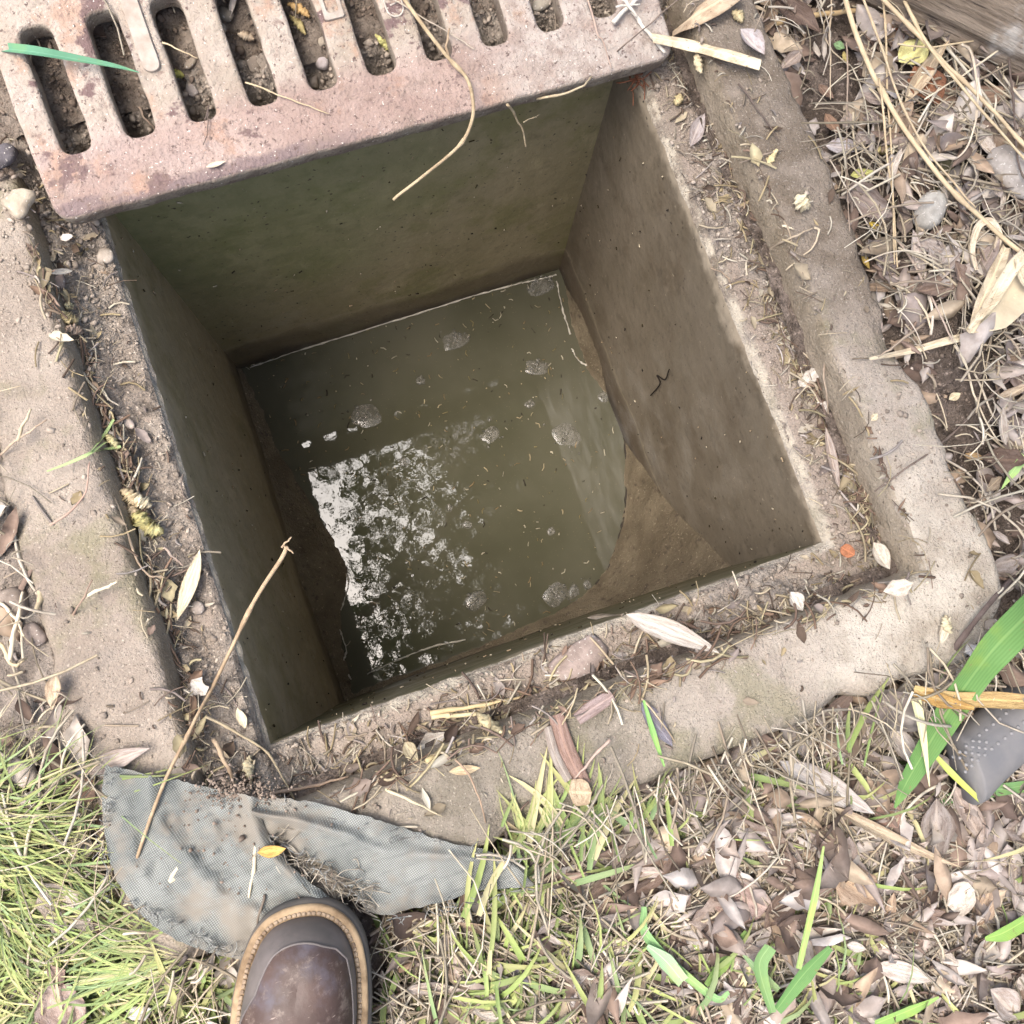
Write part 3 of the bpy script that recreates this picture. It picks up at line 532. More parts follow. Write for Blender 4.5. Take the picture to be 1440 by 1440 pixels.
# ------------------------------------------------------------------ boot
tip = P(449, 1267, .075); back = P(431, 1440, .075); ax = back - tip; ax[2] = 0; ax /= np.linalg.norm(ax); ay = np.array([ax[1], -ax[0], 0])     # ay: towards the pit-path side of the sole
SL_ = np.array([0, .002, .006, .014, .028, .05, .08, .115, .16, .21, .26, .285, .297, .30])
WL = np.array([.004, .017, .029, .042, .052, .0585, .0615, .060, .050, .043, .039, .031, .018, .002])
WR = np.array([.004, .012, .021, .031, .040, .0465, .0505, .051, .042, .036, .036, .030, .018, .002])
def outline(inset, n=200):
    q = .15 - .15 * np.cos(np.linspace(0, np.pi, 600)); c = np.concatenate([np.stack([q, np.interp(q, SL_, WL)], 1), np.stack([q, -np.interp(q, SL_, WR)], 1)[::-1]]); c = np.concatenate([c, c[:1]])
    for _ in range(60): c[1:-1] = .25 * c[:-2] + .5 * c[1:-1] + .25 * c[2:]; c[0] = c[-1] = (c[1] + c[-2]) / 2
    d = np.r_[0, np.cumsum(np.linalg.norm(np.diff(c, axis=0), axis=1))]; u = np.linspace(0, d[-1], 2 * n + 1)[:-1]; p = np.stack([np.interp(u, d, c[:, k]) for k in range(2)], 1)
    for _ in range(10): p = .25 * np.roll(p, 1, 0) + .5 * p + .25 * np.roll(p, -1, 0)
    d = np.roll(p, -1, 0) - np.roll(p, 1, 0); d /= np.linalg.norm(d, axis=1)[:, None] + 1e-9; nrm = np.stack([-d[:, 1], d[:, 0]], 1); return p - nrm * inset, p
BZ = .058
def b2w(s, y, z): return tip + s[..., None] * ax + y[..., None] * ay + np.array([0, 0, 1.0]) * (z[..., None] + BZ - tip[2])
def rings_mesh(name, ringl, m, parent, capt=False, merge=False):
    n = len(ringl[0]); V = np.concatenate(ringl); i, j = np.meshgrid(np.arange(len(ringl) - 1), np.arange(n), indexing='ij'); i = i.ravel(); j = j.ravel(); j2 = (j + 1) % n
    Fq = [tuple(q) for q in np.stack([i * n + j, i * n + j2, (i + 1) * n + j2, (i + 1) * n + j], 1)]
    if capt: Fq.append(tuple(range((len(ringl) - 1) * n, len(ringl) * n)))
    me = mk(name, V, Fq, m)
    if merge: bm = bmesh.new(); bm.from_mesh(me); bmesh.ops.remove_doubles(bm, verts=bm.verts[:], dist=.0004); bm.to_mesh(me); bm.free()
    return link(name, me, parent)
def ring(inset, z): p, _ = outline(inset); return b2w(p[:, 0], p[:, 1], np.full(len(p), z))
boot = tag(empty('work_boot'), 'scuffed brown leather work boot with a tan stitched welt', 'boot')
RUB = m_plain('sole_rubber', (.085, .08, .075), .8, .3, .5, 40, (1.9, 1.75, 1.6)); TAN = m_plain('welt_tan', (.36, .265, .165), .8, .25, .9, 55, (.42, .38, .35), .5); PALE = m_plain('welt_stitch', (.34, .265, .19), .85, .2, .9, 70, (.45, .4, .38), .5); RAND = m_plain('dark_leather', (.105, .095, .092), .5, .4, .6, 30, (1.9, 1.8, 1.8))
rings_mesh('sole', [ring(.004, 0), ring(-.0005, .002), ring(-.0015, .010), ring(-.0008, .019), ring(.002, .0205)], RUB, boot)
rings_mesh('welt', [ring(.001, .018), ring(.0005, .0235), ring(.0025, .0252), ring(.0078, .0252), ring(.011, .0235)], TAN, boot)
st = Batch(); p, _ = outline(.0072, 400); p = np.concatenate([p[200:], p[:200]]); p = np.concatenate([p[400:], p[:400]]); pw = b2w(p[:, 0], p[:, 1], np.full(len(p), .0256)); d = np.r_[0, np.cumsum(np.linalg.norm(np.diff(pw, axis=0), axis=1))]
for s in np.arange(.001, d[-1], .0040):
    i = min(max(int(np.searchsorted(d, s)), 3), len(pw) - 4); t = pw[i + 3] - pw[i - 3]; t /= np.linalg.norm(t) + 1e-9; nn = np.array([-t[1], t[0], 0]); W3 = np.sign(IV) * np.abs(IV) ** .55
    st.add(pw[i] + W3[:, :1] * t * .00185 + W3[:, 1:2] * nn * .0016 + W3[:, 2:] * np.array([0, 0, .0009]), IF, (1, 1, 1))
st.build('welt_stitching', PALE, boot)
Hs = lambda s: np.interp(s, [0, .05, .07, .10, .14, .18, .22, .30], [.036, .042, .045, .050, .062, .080, .09, .08])
def up_ring(q):
    p, raw = outline(.0096); s = raw[:, 0]; ssp = np.clip(.074 + (s - .074) * .3 * (s < .074) + (s - .074) * .8 * (s >= .074), .05, .24); sp = np.stack([ssp, 0.004 + 0 * ssp], 1)
    sq = np.where(raw[:, 1] > 0, np.interp(s, [0, .03, .055, .085, .11, .3], [.26, .30, .28, .08, .03, .03]), np.interp(s, [0, .006, .015, .03, .1, .3], [.26, .22, .13, .06, .025, .025])); q = q * sq if q <= 1 else sq + (1 - sq) * (q - 1); q = q[:, None] if np.ndim(q) else np.full((len(s), 1), q); xy = p + (sp - p) * q; q = q[:, 0]; h = Hs(ssp) * (1 - (1 - q) ** 2.6) ** (1 / 2.2); n = .0012 * fbm(xy[:, 0], xy[:, 1], 0, 45, 3, 55) * q
    cre = -.0022 * np.exp(-((xy[:, 0] - .105 - .1 * xy[:, 1]) / .006) ** 2) * q - .002 * np.exp(-((xy[:, 0] - .128 + .05 * xy[:, 1]) / .006) ** 2) * q
    return b2w(xy[:, 0], xy[:, 1], .023 + h + n + cre)
qs = [0, .06, .15, .3, .5, .75, 1.0]
rings_mesh('rand', [up_ring(q) for q in qs], RAND, boot)
rings_mesh('vamp', [up_ring(q) for q in [1.005, 1.02, 1.06, 1.12, 1.2, 1.28, 1.36, 1.44, 1.52, 1.6, 1.68, 1.76, 1.84, 1.92, 1.97, 2.0]], LEATHER, boot, merge=True)
V, Fq = tube(np.concatenate([up_ring(1.0), up_ring(1.0)[:1]]), .0011, 6, False); sb = Batch(); sb.add(V, Fq, (.05, .045, .045)); sb.build('seam', RAND, boot)
sh = []
for z_, k, off in ((.07, 1.0, 0), (.095, .98, .004), (.12, .92, .008), (.15, .9, .01), (.19, .95, .008), (.195, .93, .008), (.19, .88, .008), (.12, .82, .008)):
    a = np.linspace(0, 2 * np.pi, 60, endpoint=False); sh.append(b2w(.222 + off + .07 * k * np.cos(a), .045 * k * np.sin(a), np.full(60, z_)))
rings_mesh('shaft', sh, LEATHER, boot)

# ------------------------------------------------------------------ rubber handle grip with raised dots
GRIP = m_plain('grip_rubber', (.155, .155, .16), .6, .35, .5, 30, (1.6, 1.5, 1.35)); GDOT = m_plain('grip_dot', (.25, .245, .245), .55, .35, .3, 60)
g0, g1 = P(1352, 1083, .046), P(1560, 900, .040); gd = (g1 - g0) / np.linalg.norm(g1 - g0); gn = np.cross(gd, [0, 0, 1.0]); gn /= np.linalg.norm(gn); gu = np.cross(gn, gd)
grip = tag(empty('tool_grip'), 'grey rubber tool handle grip with raised dots half buried in dead leaves', 'tool grip')
LG = np.linalg.norm(g1 - g0); nn_ = 60; k_ = 28; V = []
grad = lambda s: (.0300 + .0035 * np.exp(-(s / .014) ** 2)) * (.86 + .14 * sst(-.004, .008, s)); gh = lambda s: .027 + .002 * np.exp(-(s / .02) ** 2)
for i in range(nn_):
    s = LG * i / (nn_ - 1); cc = g0 + gd * s
    for j in range(k_):
        a = 2 * math.pi * j / k_; skew = .012 * (1 - min(1, s / .03)) * math.cos(a)
        V.append(cc + gn * grad(s) * math.cos(a) + gu * gh(s) * math.sin(a) - gd * skew)
i, j = np.meshgrid(np.arange(nn_ - 1), np.arange(k_), indexing='ij'); i = i.ravel(); j = j.ravel(); j2 = (j + 1) % k_
Fq = [tuple(q) for q in np.stack([i * k_ + j, (i + 1) * k_ + j, (i + 1) * k_ + j2, i * k_ + j2], 1)] + [tuple(range(k_)), tuple(range(nn_ * k_ - 1, (nn_ - 1) * k_ - 1, -1))]
link('sleeve', mk('sleeve', np.array(V), Fq, GRIP), grip)
DV = IV * .0017; dme = mk('dot', DV * np.array([1, 1, .8]), IF, GDOT)
for (dx, dy) in [(725,895),(790,845),(855,785),(925,735),(990,675),(1060,620),(1130,565),(1195,510),(1260,455),(1330,400),(1395,345),(790,905),(850,850),(920,795),(990,740),(1060,745),(915,855),(985,800),(1050,810),(1115,815),(855,975),(915,920),(980,870),(1045,875),(910,985),(975,930),(848,1045),(1180,760),(1250,705),(1315,655),(1380,595),(1440,545)]:
    px, py = 1240 + dx / 7.2, 940 + dy / 7.2; q = P(px, py, .065)
    for _ in range(5):
        s = (q - g0) @ gd; l = np.clip((q - g0) @ gn / grad(max(s, 0)), -.97, .97); zt = (g0 + gd * s)[2] + gh(max(s, 0)) * math.sqrt(1 - l * l); q = P(px, py, zt)
    o = link('dot', dme, grip); o.location = q

# ------------------------------------------------------------------ fallen log
la, lb = P(1120, -152, .055), P(1700, 142, .055); ld = lb - la; LL = np.linalg.norm(ld); log = tag(empty('fallen_log'), 'weathered grey brown log with deep cracks lying in the leaf litter', 'log')
log.location = (la + lb) / 2; log.rotation_euler = (0, 0, math.atan2(ld[1], ld[0]))
t = np.linspace(-LL / 2, LL / 2, 120); a = np.linspace(0, 2 * np.pi, 72, endpoint=False); T, AA = np.meshgrid(t, a, indexing='ij')
rad = .066 + .004 * fbm(T, np.cos(AA), np.sin(AA), 5, 3, 91) + .0035 * fbm(T * .12, np.cos(AA) * 1.2, np.sin(AA) * 1.2, 7, 3, 92) - .012 * np.clip(fbm(T * .1, np.cos(AA) * 1.3, np.sin(AA) * 1.3, 6, 2, 93) - .3, 0, 1)
V = np.stack([T, rad * np.cos(AA), rad * np.sin(AA)], -1).reshape(-1, 3); i, j = np.meshgrid(np.arange(119), np.arange(72), indexing='ij'); i = i.ravel(); j = j.ravel(); j2 = (j + 1) % 72
link('bark', mk('bark', V, [tuple(q) for q in np.stack([i * 72 + j, i * 72 + j2, (i + 1) * 72 + j2, (i + 1) * 72 + j], 1)] + [tuple(range(71, -1, -1)), tuple(range(119 * 72, 120 * 72))], WOOD), log)

# ------------------------------------------------------------------ stones
rock((1302,302), 62, (.40, .385, .35), 'grey rounded stone beside the dark drain tile in the leaf litter', 46, dz=.008, sink=.1, flat=.8)
rock((318,22), 26, (.27, .24, .20), 'grey angular stone seen through the fourth slot of the grate', 22, sink=.1)
rock((311,43), 19, (.38, .35, .31), 'small pale stone below the angular one in the same slot', 15, sink=.1)
rock((270,129), 22, (.33, .29, .27), 'small wedge shaped pinkish stone in the third slot of the grate', 16, sink=.1)
rock((268,90), 20, (.27, .225, .18), 'brown rounded stone in the third slot above the wedge shaped one', 13)
rock((358,92), 28, (.25, .21, .175), 'brown soil coated stone in the middle of the fourth slot', 22)
rock((454,92), 21, (.42, .375, .37), 'smooth round lilac grey pebble in the fifth slot of the grate', 21, sink=-.1, flat=.8, rough=.1)
rock((455,60), 17, (.30, .26, .21), 'small brown stone above the round lilac pebble', 15)
rock((136,22), 26, (.2, .165, .13), 'dark soil coated stone at the closed end of the second slot', 22)
rock((120,55), 30, (.19, .155, .125), 'dark clod like stone in the second slot of the grate', 26)
rock((762,8), 34, (.34, .31, .26), 'flat grey stone under the ninth slot of the grate', 20, sink=-.2)
rock((30,285), 46, (.44, .38, .30), 'pale crumbling clod beside the lower corner of the grate', 36, dz=.004, sink=.1, rough=.6)
rock((5,222), 30, (.12, .11, .12), 'dark blue grey stone at the side of the grate', 44, dz=.004)
rock((85,398), 24, (.27, .22, .20), 'small brown pebble on the soil below the white chip', 18, sink=.1)
rock((150,362), 26, (.40, .35, .30), 'pale stone at the mossy lip near the grate', 24)
rock((182,596), 18, (.52, .44, .38), 'small cream pebble beside the little grass sprig on the ledge', 12, sink=0)
rock((50,893), 34, (.26, .215, .19), 'smooth brown stone in the crack beside the straw', 26, sink=.2)
rock((20,850), 46, (.24, .20, .17), 'larger brown stone half buried in the crack of the path', 40)
rock((278,855), 20, (.33, .285, .25), 'round grey pebble beside the white lance shaped leaf', 18, sink=0)
rock((1420,245), 60, (.36, .33, .30), 'big pale grey stone under the end of the log', 90, dz=.015)
rock((1348,495), 13, (.3, .26, .23), 'small grey pebble on the dark soil mound', 12, sink=0)
rock((35,1087), 28, (.42, .37, .32), 'pale egg shaped stone at the top of the grass patch', 40, dz=.012, sink=0, rz=.6)
rock((1395,880), 26, (.3, .26, .22), 'small brown stone under the chipped corner of the rim', 20)
rock((814,934), 84, (.34, .275, .245), 'rust stained pale stone slab lying on the ledge by the pit', 50, sink=.25, flat=.34, rz=.35, rough=.8)
rock((360,1148), 14, (.42, .33, .28), 'small pinkish pebble on the soil at the edge of the torn sheet', 11, dz=.02, sink=-1)
tb = bmesh.new(); bmesh.ops.create_cube(tb, size=1); bmesh.ops.bevel(tb, geom=tb.edges[:], offset=.06, segments=2, affect='EDGES'); me = bpy.data.meshes.new('drain_tile'); tb.to_mesh(me); tb.free(); me.materials.append(m_plain('tile_clay', (.15, .14, .085), .8, .2, .5, 40))
o = link('broken_tile', me); o.location = PS(1316, 252, .0); o.scale = (.030, .040, .022); o.rotation_euler = (.1, .05, -.3); tag(o, 'smooth olive brown tile fragment standing behind the grey stone', 'tile')

# ------------------------------------------------------------------ twigs and straws that stand out
TW = (.40, .31, .21); TWD = (.13, .10, .085); ST = (.56, .46, .30); STP = (.68, .60, .45); STG = (.36, .29, .22)
zg = lambda x, y, d=.004: None
tw = stalk([(560,-12),(598,42),(628,80),(658,112),(666,150),(656,188),(630,220),(592,250),(553,281)], .0021, (.46, .37, .24), 'bent brown twig hanging over the edge of the grate into the pit', 'twig', 'twig', zs=[None, None, None, None, .075, .065, .05, .035, .02], dz=.008, mat=TWIG, taper=.75)
stalk([(630,82),(628,62),(632,40)], .0014, TW, 'short forked side shoot rising beside the bent twig on the grate', 'twig', 'twig', dz=.006, mat=TWIG)
stalk([(545,-4),(580,16),(640,52),(668,70)], .0008, (.46, .40, .32), 'thin pale root crossing the sixth and seventh slots', 'root', 'root', dz=.004)
stalk([(713,147),(726,166),(735,185),(740,208)], .0014, (.42, .34, .22), 'short brown twig hanging from the grate edge into the pit', 'twig', 'twig', zs=[.055, .03, .01, -.01], mat=TWIG)
stalk([(736,172),(750,166),(759,161)], .0007, (.36, .3, .2), 'fine rootlet beside the short hanging twig', 'root', 'root', zs=[.02, .015, .01])
stalk([(755,139),(790,134),(820,120),(832,108)], .0014, (.50, .42, .28), 'curved straw along the front edge of the grate', zs=[.03, .05, .07, None])
stalk([(826,114),(870,72),(915,32),(962,-8)], .0010, (.26, .21, .17), 'thin dark stem lying diagonally over the corner of the grate', 'twig', 'twig', dz=.004)
stalk([(824,-6),(840,45),(848,60),(860,96)], .0012, (.44, .34, .28), 'knotted stem across the ninth bar of the grate', 'twig', 'twig', dz=.004)
stalk([(888,16),(908,42),(935,74)], .0019, (.74, .70, .60), 'straight white straw on the corner of the grate', dz=.004, taper=.9)
for i, (a, b, r, l) in enumerate([((862,32), (902,-8), .0026, 'widest white split straw in the bunch on the grate corner'), ((866,10), (900,6), .0012, 'thin white straw in the bunch on the grate corner'), ((876,-2), (896,24), .0020, 'short white straw crossing the bunch on the grate corner')]): stalk([a, b], r, (.62, .59, .52), l, dz=.006 + .002 * i, taper=.7)
stalk([(228,60), (278,82)], .0009, ST, 'thin straw bridging the third slot of the grate', dz=.004)
stalk([(345,116),(400,137),(462,160)], .0009, ST, 'thin straw lying down over the fourth slot and the grate border', dz=.003)
stalk([(288,168),(294,150),(290,190),(286,204)], .0007, TWD, 'fine dark rootlet curling out of the third slot', 'root', 'root', dz=.004)
stalk([(172,142), (216,141)], .0013, (.5, .42, .32), 'pale root piece inside the second slot of the grate', 'root', 'root', grate=False)
stalk([(195,150),(205,168),(222,186)], .0012, (.36, .28, .22), 'brown twig piece in the bottom of the second slot', 'twig', 'twig', grate=False)
stalk([(46,42),(52,56),(58,70)], .0011, (.55, .46, .35), 'forked pale root in the first slot', 'root', 'root', grate=False)
stalk([(780,-5), (781,45)], .0009, (.5, .42, .34), 'upright straw in the ninth slot of the grate', grate=False, dz=.012)
stalk([(794,8), (792,46)], .0009, (.5, .42, .34), 'second thinner straw in the ninth slot', grate=False, dz=.012)
stalk([(850,18), (866,28)], .0018, (.48, .42, .34), 'stubby grey twig inside the last slot of the grate', 'twig', 'twig', grate=False, dz=.012)
stalk([(402,768),(395,786),(360,842),(330,905),(300,965),(272,1015),(238,1085),(212,1150),(190,1216)], .0020, (.44, .335, .22), 'long pale brown twig leaning over the pit lip down to the torn sheet', 'twig', 'twig', zs=[.09, .085, .065, .035, .03, .055, .068, .07, .062], mat=TWIG, taper=.75)
for i, (a, b) in enumerate([((396,770), (410,755)), ((402,770), (413,778))]): stalk([a, b], .0011, TW, ['knobbly root end at the tip of the long leaning twig', 'short rootlet on the tip of the long leaning twig'][i], 'root', 'root', zs=[.09, .092], mat=TWIG)
stalk([(1456,495),(1400,552),(1340,610),(1280,655),(1230,691)], .0014, (.20, .16, .135), 'thin dark stem running diagonally from the dark soil onto the rim', 'twig', 'twig', dz=.012, mat=TWIG)
stalk([(1470,760),(1430,805),(1375,870),(1320,945),(1292,985),(1262,1012),(1200,1050),(1120,1092),(1030,1128)], .0028, (.185, .145, .13), 'long dark stick lying over the chipped corner of the rim into the litter', 'twig', 'twig', dz=.012, mat=TWIG, taper=.6)
stalk([(1260,-20),(1300,55),(1375,150),(1470,255)], .0020, ST, 'straight yellow straw passing under the log', dz=.040)
stalk([(1180,-30),(1200,40),(1225,100),(1262,165),(1300,222),(1345,275),(1400,325),(1460,375)], .0028, (.60, .49, .32), 'thickest jointed yellow stem in the straw tangle beside the rim', dz=.030, taper=.8)
stalk([(1222,-20),(1300,60),(1345,105),(1400,160),(1450,215)], .0022, (.58, .47, .31), 'second jointed yellow stem crossing the tangle towards the log', dz=.038, taper=.8)
stalk([(1210,-10),(1240,70),(1262,130),(1295,200),(1345,262),(1372,292)], .0014, (.52, .42, .28), 'slender straw running beside the thickest jointed stem', dz=.034)
stalk([(1240,-10),(1246,60),(1250,160),(1255,260),(1258,372)], .0013, (.56, .45, .29), 'upright straw ending beside the rim edge', dz=.030)
stalk([(1236,110),(1246,200),(1256,290),(1262,376)], .0012, (.56, .45, .29), 'shorter upright straw next to the other upright one', dz=.032)
stalk([(1169,0),(1167,60),(1168,140)], .0010, (.52, .43, .31), 'short thin straw standing by the dark hole in the soil', dz=.02)
stalk([(1190,60),(1192,140),(1190,230),(1195,325)], .0010, (.34, .27, .21), 'brown grass stem along the outer edge of the rim', dz=.02)
stalk([(1465,35),(1400,52),(1310,66),(1262,62)], .0014, ST, 'level straw beneath the log', dz=.030)
stalk([(1465,28),(1400,75),(1350,108),(1300,140)], .0014, STP, 'pale straw sloping down from the log end', dz=.034)
stalk([(1352,62),(1366,78),(1376,140),(1366,190),(1347,222),(1320,218)], .0014, (.60, .52, .40), 'hooked straw bent back on itself in the tangle', dz=.036)
stalk([(1445,70),(1420,60),(1424,130),(1430,220),(1445,260)], .0014, TWD, 'dark upright stem at the edge of the tangle', 'twig', 'twig', dz=.034)
stalk([(1090,33),(1130,24),(1175,18),(1215,14)], .0030, (.50, .37, .20), 'short golden brown reed piece beside the dark hole', dz=.016, taper=.9)
stalk([(1280,15),(1320,22),(1345,38),(1358,52)], .0022, (.54, .41, .24), 'curved golden stem tucked under the log', dz=.022)
stalk([(1262,338),(1290,380),(1320,440),(1340,480)], .0014, (.42, .34, .28), 'brown stem falling from the tangle onto the soil mound', dz=.022)
stalk([(1300,455),(1260,485),(1235,502)], .0014, STG, 'grey stem leaning on the rim near the pale reed blades', dz=.018)
stalk([(1342,485),(1360,520),(1372,560),(1390,600),(1424,650)], .0013, (.60, .53, .40), 'long pale straw over the dark soil mound', dz=.012)
stalk([(1370,525),(1400,590),(1440,650)], .0011, (.50, .44, .34), 'straw parallel to the long one on the soil mound', dz=.012)
stalk([(1360,598),(1385,610),(1412,622)], .0009, STP, 'tiny pale straw between the two on the mound', dz=.012)
stalk([(1080,352),(1110,336),(1145,320)], .0014, (.42, .35, .26), 'upper arm of the bent straw on the dark slab', dz=.004)
stalk([(1145,320),(1152,328),(1140,350),(1105,380)], .0013, (.52, .44, .32), 'hooked lower arm of the bent straw on the dark slab', dz=.004)
stalk([(1038,118),(1070,160),(1096,199)], .0010, TWD, 'thin straight dark twig on the upper slab', 'twig', 'twig', dz=.004)
stalk([(1040,229),(1090,214),(1150,198),(1185,190)], .0008, (.34, .28, .22), 'hair thin stem bridging the slab edge', dz=.005)
stalk([(1100,318), (1116,322)], .0014, STP, 'tiny white straw chip on the dark slab', dz=.003)
stalk([(1158,495),(1160,540),(1166,590)], .0011, STG, 'brown stem lying in the groove of the rim', dz=.006)
stalk([(830,896),(870,945),(905,985),(940,1030),(975,1088)], .0011, (.44, .36, .25), 'thin long stem lying from the pit lip across the slab', dz=.008)
stalk([(1285,62), (1320,70)], .0010, ST, 'bit of straw near the yellow leaf', dz=.02)
stalk([(605,1003),(660,995),(736,980)], .0026, (.55, .45, .26), 'flattened golden reed along the ledge', dz=.006)
stalk([(607,1008),(650,1006),(720,1000)], .0030, (.62, .54, .34), 'wider split cream reed below the golden one on the ledge', dz=.004)
stalk([(600,1070),(640,1045),(690,1020)], .0022, (.60, .50, .28), 'yellow straw pointing at the catkin on the ledge', dz=.008)
stalk([(505,1093),(560,1118),(622,1148)], .0024, (.58, .52, .36), 'pale tapering straw on the lower slab near the torn sheet', dz=.005, taper=.2)
stalk([(640,1068),(665,1100),(678,1140),(690,1190)], .0010, (.38, .28, .2), 'curving brown stem dropping off the lower slab', dz=.012)
stalk([(858,1040),(830,1070),(806,1098)], .0014, (.48, .36, .30), 'straight pinkish twig across the red bark strip', 'twig', 'twig', dz=.01)
for i, (pts, r, cl, lb) in enumerate([([(12,930),(22,880),(32,832)], .0022, STP, 'upright pale straw in the crack of the path'), ([(0,848),(20,868),(34,895)], .0016, STP, 'pale straw leaning across the crack'), ([(0,905),(18,935),(34,928)], .0020, ST, 'thicker straw at the lower end of the crack'), ([(58,800),(57,835),(50,862)], .0036, (.50, .42, .28), 'hollow reed piece beside the crack'), ([(24,620),(34,595),(44,575)], .0018, (.56, .48, .34), 'short pale stick on the bare path'), ([(0,640),(30,615),(66,590)], .0012, (.45, .36, .27), 'thin brown stem crossing the short pale stick'), ([(95,882),(112,850),(130,815)], .0012, (.30, .22, .17), 'dark brown stem on the path near the dry leaf'), ([(122,838),(145,828),(165,818)], .0018, STP, 'pale straw joined to the dark stem on the path'), ([(70,738),(100,720),(120,690),(126,650)], .0012, (.42, .30, .24), 'curved reddish stem rising to the grass sprig'), ([(160,700),(200,800),(232,812)], .0013, (.46, .36, .26), 'brown stem below the catkin heap in the groove'), ([(230,770),(245,785),(258,795)], .0015, (.40, .33, .28), 'short grey stick beside the pale lance shaped leaf'), ([(290,1008),(330,1030),(372,1055),(400,1100),(415,1125)], .0014, (.44, .37, .25), 'bent brown stem from the ledge to the torn sheet'), ([(300,1040),(318,1075),(330,1105)], .0024, (.44, .34, .24), 'short thick brown stick on soil above the torn sheet'), ([(365,1120),(430,1108),(490,1092)], .0018, (.36, .27, .2), 'brown stem lying on the torn flap'), ([(255,1210),(240,1240),(262,1210)], .0022, (.60, .52, .38), 'pale straw resting on the torn panel'), ([(366,1158),(358,1210),(350,1262)], .0020, (.66, .58, .42), 'upright pale blade of straw on the torn panel'), ([(372,1258),(362,1300),(357,1330)], .0012, (.18, .15, .12), 'thin dark stem beside the boot'), ([(520,1315),(560,1292),(640,1262)], .0016, STG, 'grey stem along the lower hem of the flap'), ([(225,1440),(240,1380),(262,1345)], .0036, (.10, .085, .08), 'dark rotten stick below the torn panel'), ([(245,1420),(270,1385),(286,1362)], .0028, (.33, .24, .18), 'brown stick beside the dark rotten one'), ([(560,1365),(620,1340),(680,1320)], .0030, (.33, .24, .18), 'brown rotten stick in the grass beyond the boot'), ([(525,1420),(580,1390),(640,1362)], .0020, (.28, .2, .16), 'dark stick next to the boot'), ([(845,1325),(900,1322),(960,1318)], .0026, STP, 'long pale straw lying level in the lower litter'), ([(1305,1118),(1370,1155),(1440,1205)], .0014, STP, 'long straw beneath the rubber grip'), ([(1300,1060),(1350,1090),(1385,1120),(1410,1158)], .0010, (.58, .47, .40), 'thin arched stem over the rubber grip'), ([(960,1090),(1010,1125),(1050,1150),(1080,1160)], .0014, (.58, .5, .38), 'pale stem leaning against the lower slab'), ([(1105,1190),(1150,1160),(1190,1140),(1250,1140)], .0014, (.58, .50, .38), 'arched pale straw by the big dry reed leaf'), ([(1290,1260),(1330,1230),(1385,1195)], .0013, STP, 'straight straw in the litter below the grip'), ([(1330,1440),(1340,1380),(1350,1330)], .0022, STP, 'upright cream straw near the lower corner'), ([(1150,1280),(1155,1330),(1160,1360)], .0024, STP, 'short wide straw in the middle of the litter'), ([(985,1295),(1040,1275),(1130,1285)], .0014, STG, 'faint grey stem across the lower litter')]):
    stalk(pts, r, cl, lb, 'twig' if 'stick' in lb else 'straw_stalk', 'twig' if 'stick' in lb else 'straw', dz=.014, mat=TWIG if 'stick' in lb else STRAW)
for i, (pts, zs, lb) in enumerate([([(915,556),(928,540),(924,528),(935,534),(941,520)], None, 'black curly root sticking out of the brown pit wall')]):
    w3 = []
    for p in pts:
        d = RC @ np.array([(p[0] - 720) / F, -(p[1] - 720) / F, -1.0]); w3.append(CAM + (A - .003 - CAM[0]) / d[0] * d)
    w3 = np.array(w3); c = w3.mean(0); V, Fq = tube(spline(w3, 6) - c, .0010, 5); o = link('root', mk('root', V, Fq, TWIG)); o.location = c; o.color = (.02, .015, .012, 1); tag(o, lb, 'root')
rb = Batch()
for k in range(26):
    p0 = P(897, 108, .0) + RNG.normal(0, .004, 3); d = RNG.normal(0, 1, 3); d[2] = abs(d[2]) * .3; pp = spline([p0, p0 + d * .006, p0 + d * .012 + RNG.normal(0, .004, 3)], 4); V, Fq = tube(pp, .0006, 4, False); rb.add(V, Fq, (.22, .09, .05))
o = rb.build('root_tuft', LITTER); tag(o, 'tuft of fine red roots at the pit corner under the grate', 'root tuft')

# ------------------------------------------------------------------ reed pieces, leaves, green blades that stand out
blade([(918,52),(970,62),(1020,75),(1070,90)], 22, (.72, .64, .46), 'cream flattened reed strip lying beside the grate corner', 'reed_strip', 'reed', dz=.014, prof=[.8, 1, 1, .9], fold=-.12, mat=LEAF)
blade([(946,44),(975,22),(1010,2),(1040,-20)], 34, (.52, .42, .30), 'broad tan reed sheath beside the top corner of the grate', 'reed_sheath', 'reed', dz=.02, prof=[.5, 1, 1, 1], fold=-.2, mat=LEAF)
leaf((944,222), (1000,118), 28, (.42, .30, .27), 'pinkish brown lance shaped leaf in the corner of the rim', dz=.012, fold=.5, curl=.2, skew=.5)
leaf((968,205), (992,160), 24, (.40, .36, .35), 'grey lilac leaf behind the pinkish lance shaped one', dz=.006, fold=.5)
leaf((1042,40), (1075,78), 34, (.50, .46, .46), 'folded pale grey leaf next to the cream reed strip', dz=.010, fold=.8, curl=.8)
leaf((1065,60), (1093,84), 14, (.30, .19, .13), 'narrow brown leaf at the slab edge by the reed strip', dz=.010)
leaf((1265,88), (1302,58), 46, (.68, .66, .30), 'clear yellow oval leaf in the straw tangle', dz=.022, fold=.1, curl=.2, skew=.5, ripple=.05, tip=.7)
leaf((1268,150), (1330,60), 26, (.58, .48, .34), 'long curled tan leaf hanging over the rusty leaf', dz=.022, fold=.6, curl=.7)
leaf((1282,95), (1318,150), 62, (.30, .15, .09), 'rusty brown crumpled leaf in the straw tangle', dz=.016, fold=.5, curl=.9, skew=.5, ripple=.35, tip=.6)
leaf((1275,148), (1290,108), 30, (.56, .53, .50), 'pale grey lens shaped leaf beside the rusty one', dz=.018, fold=.3, skew=.5)
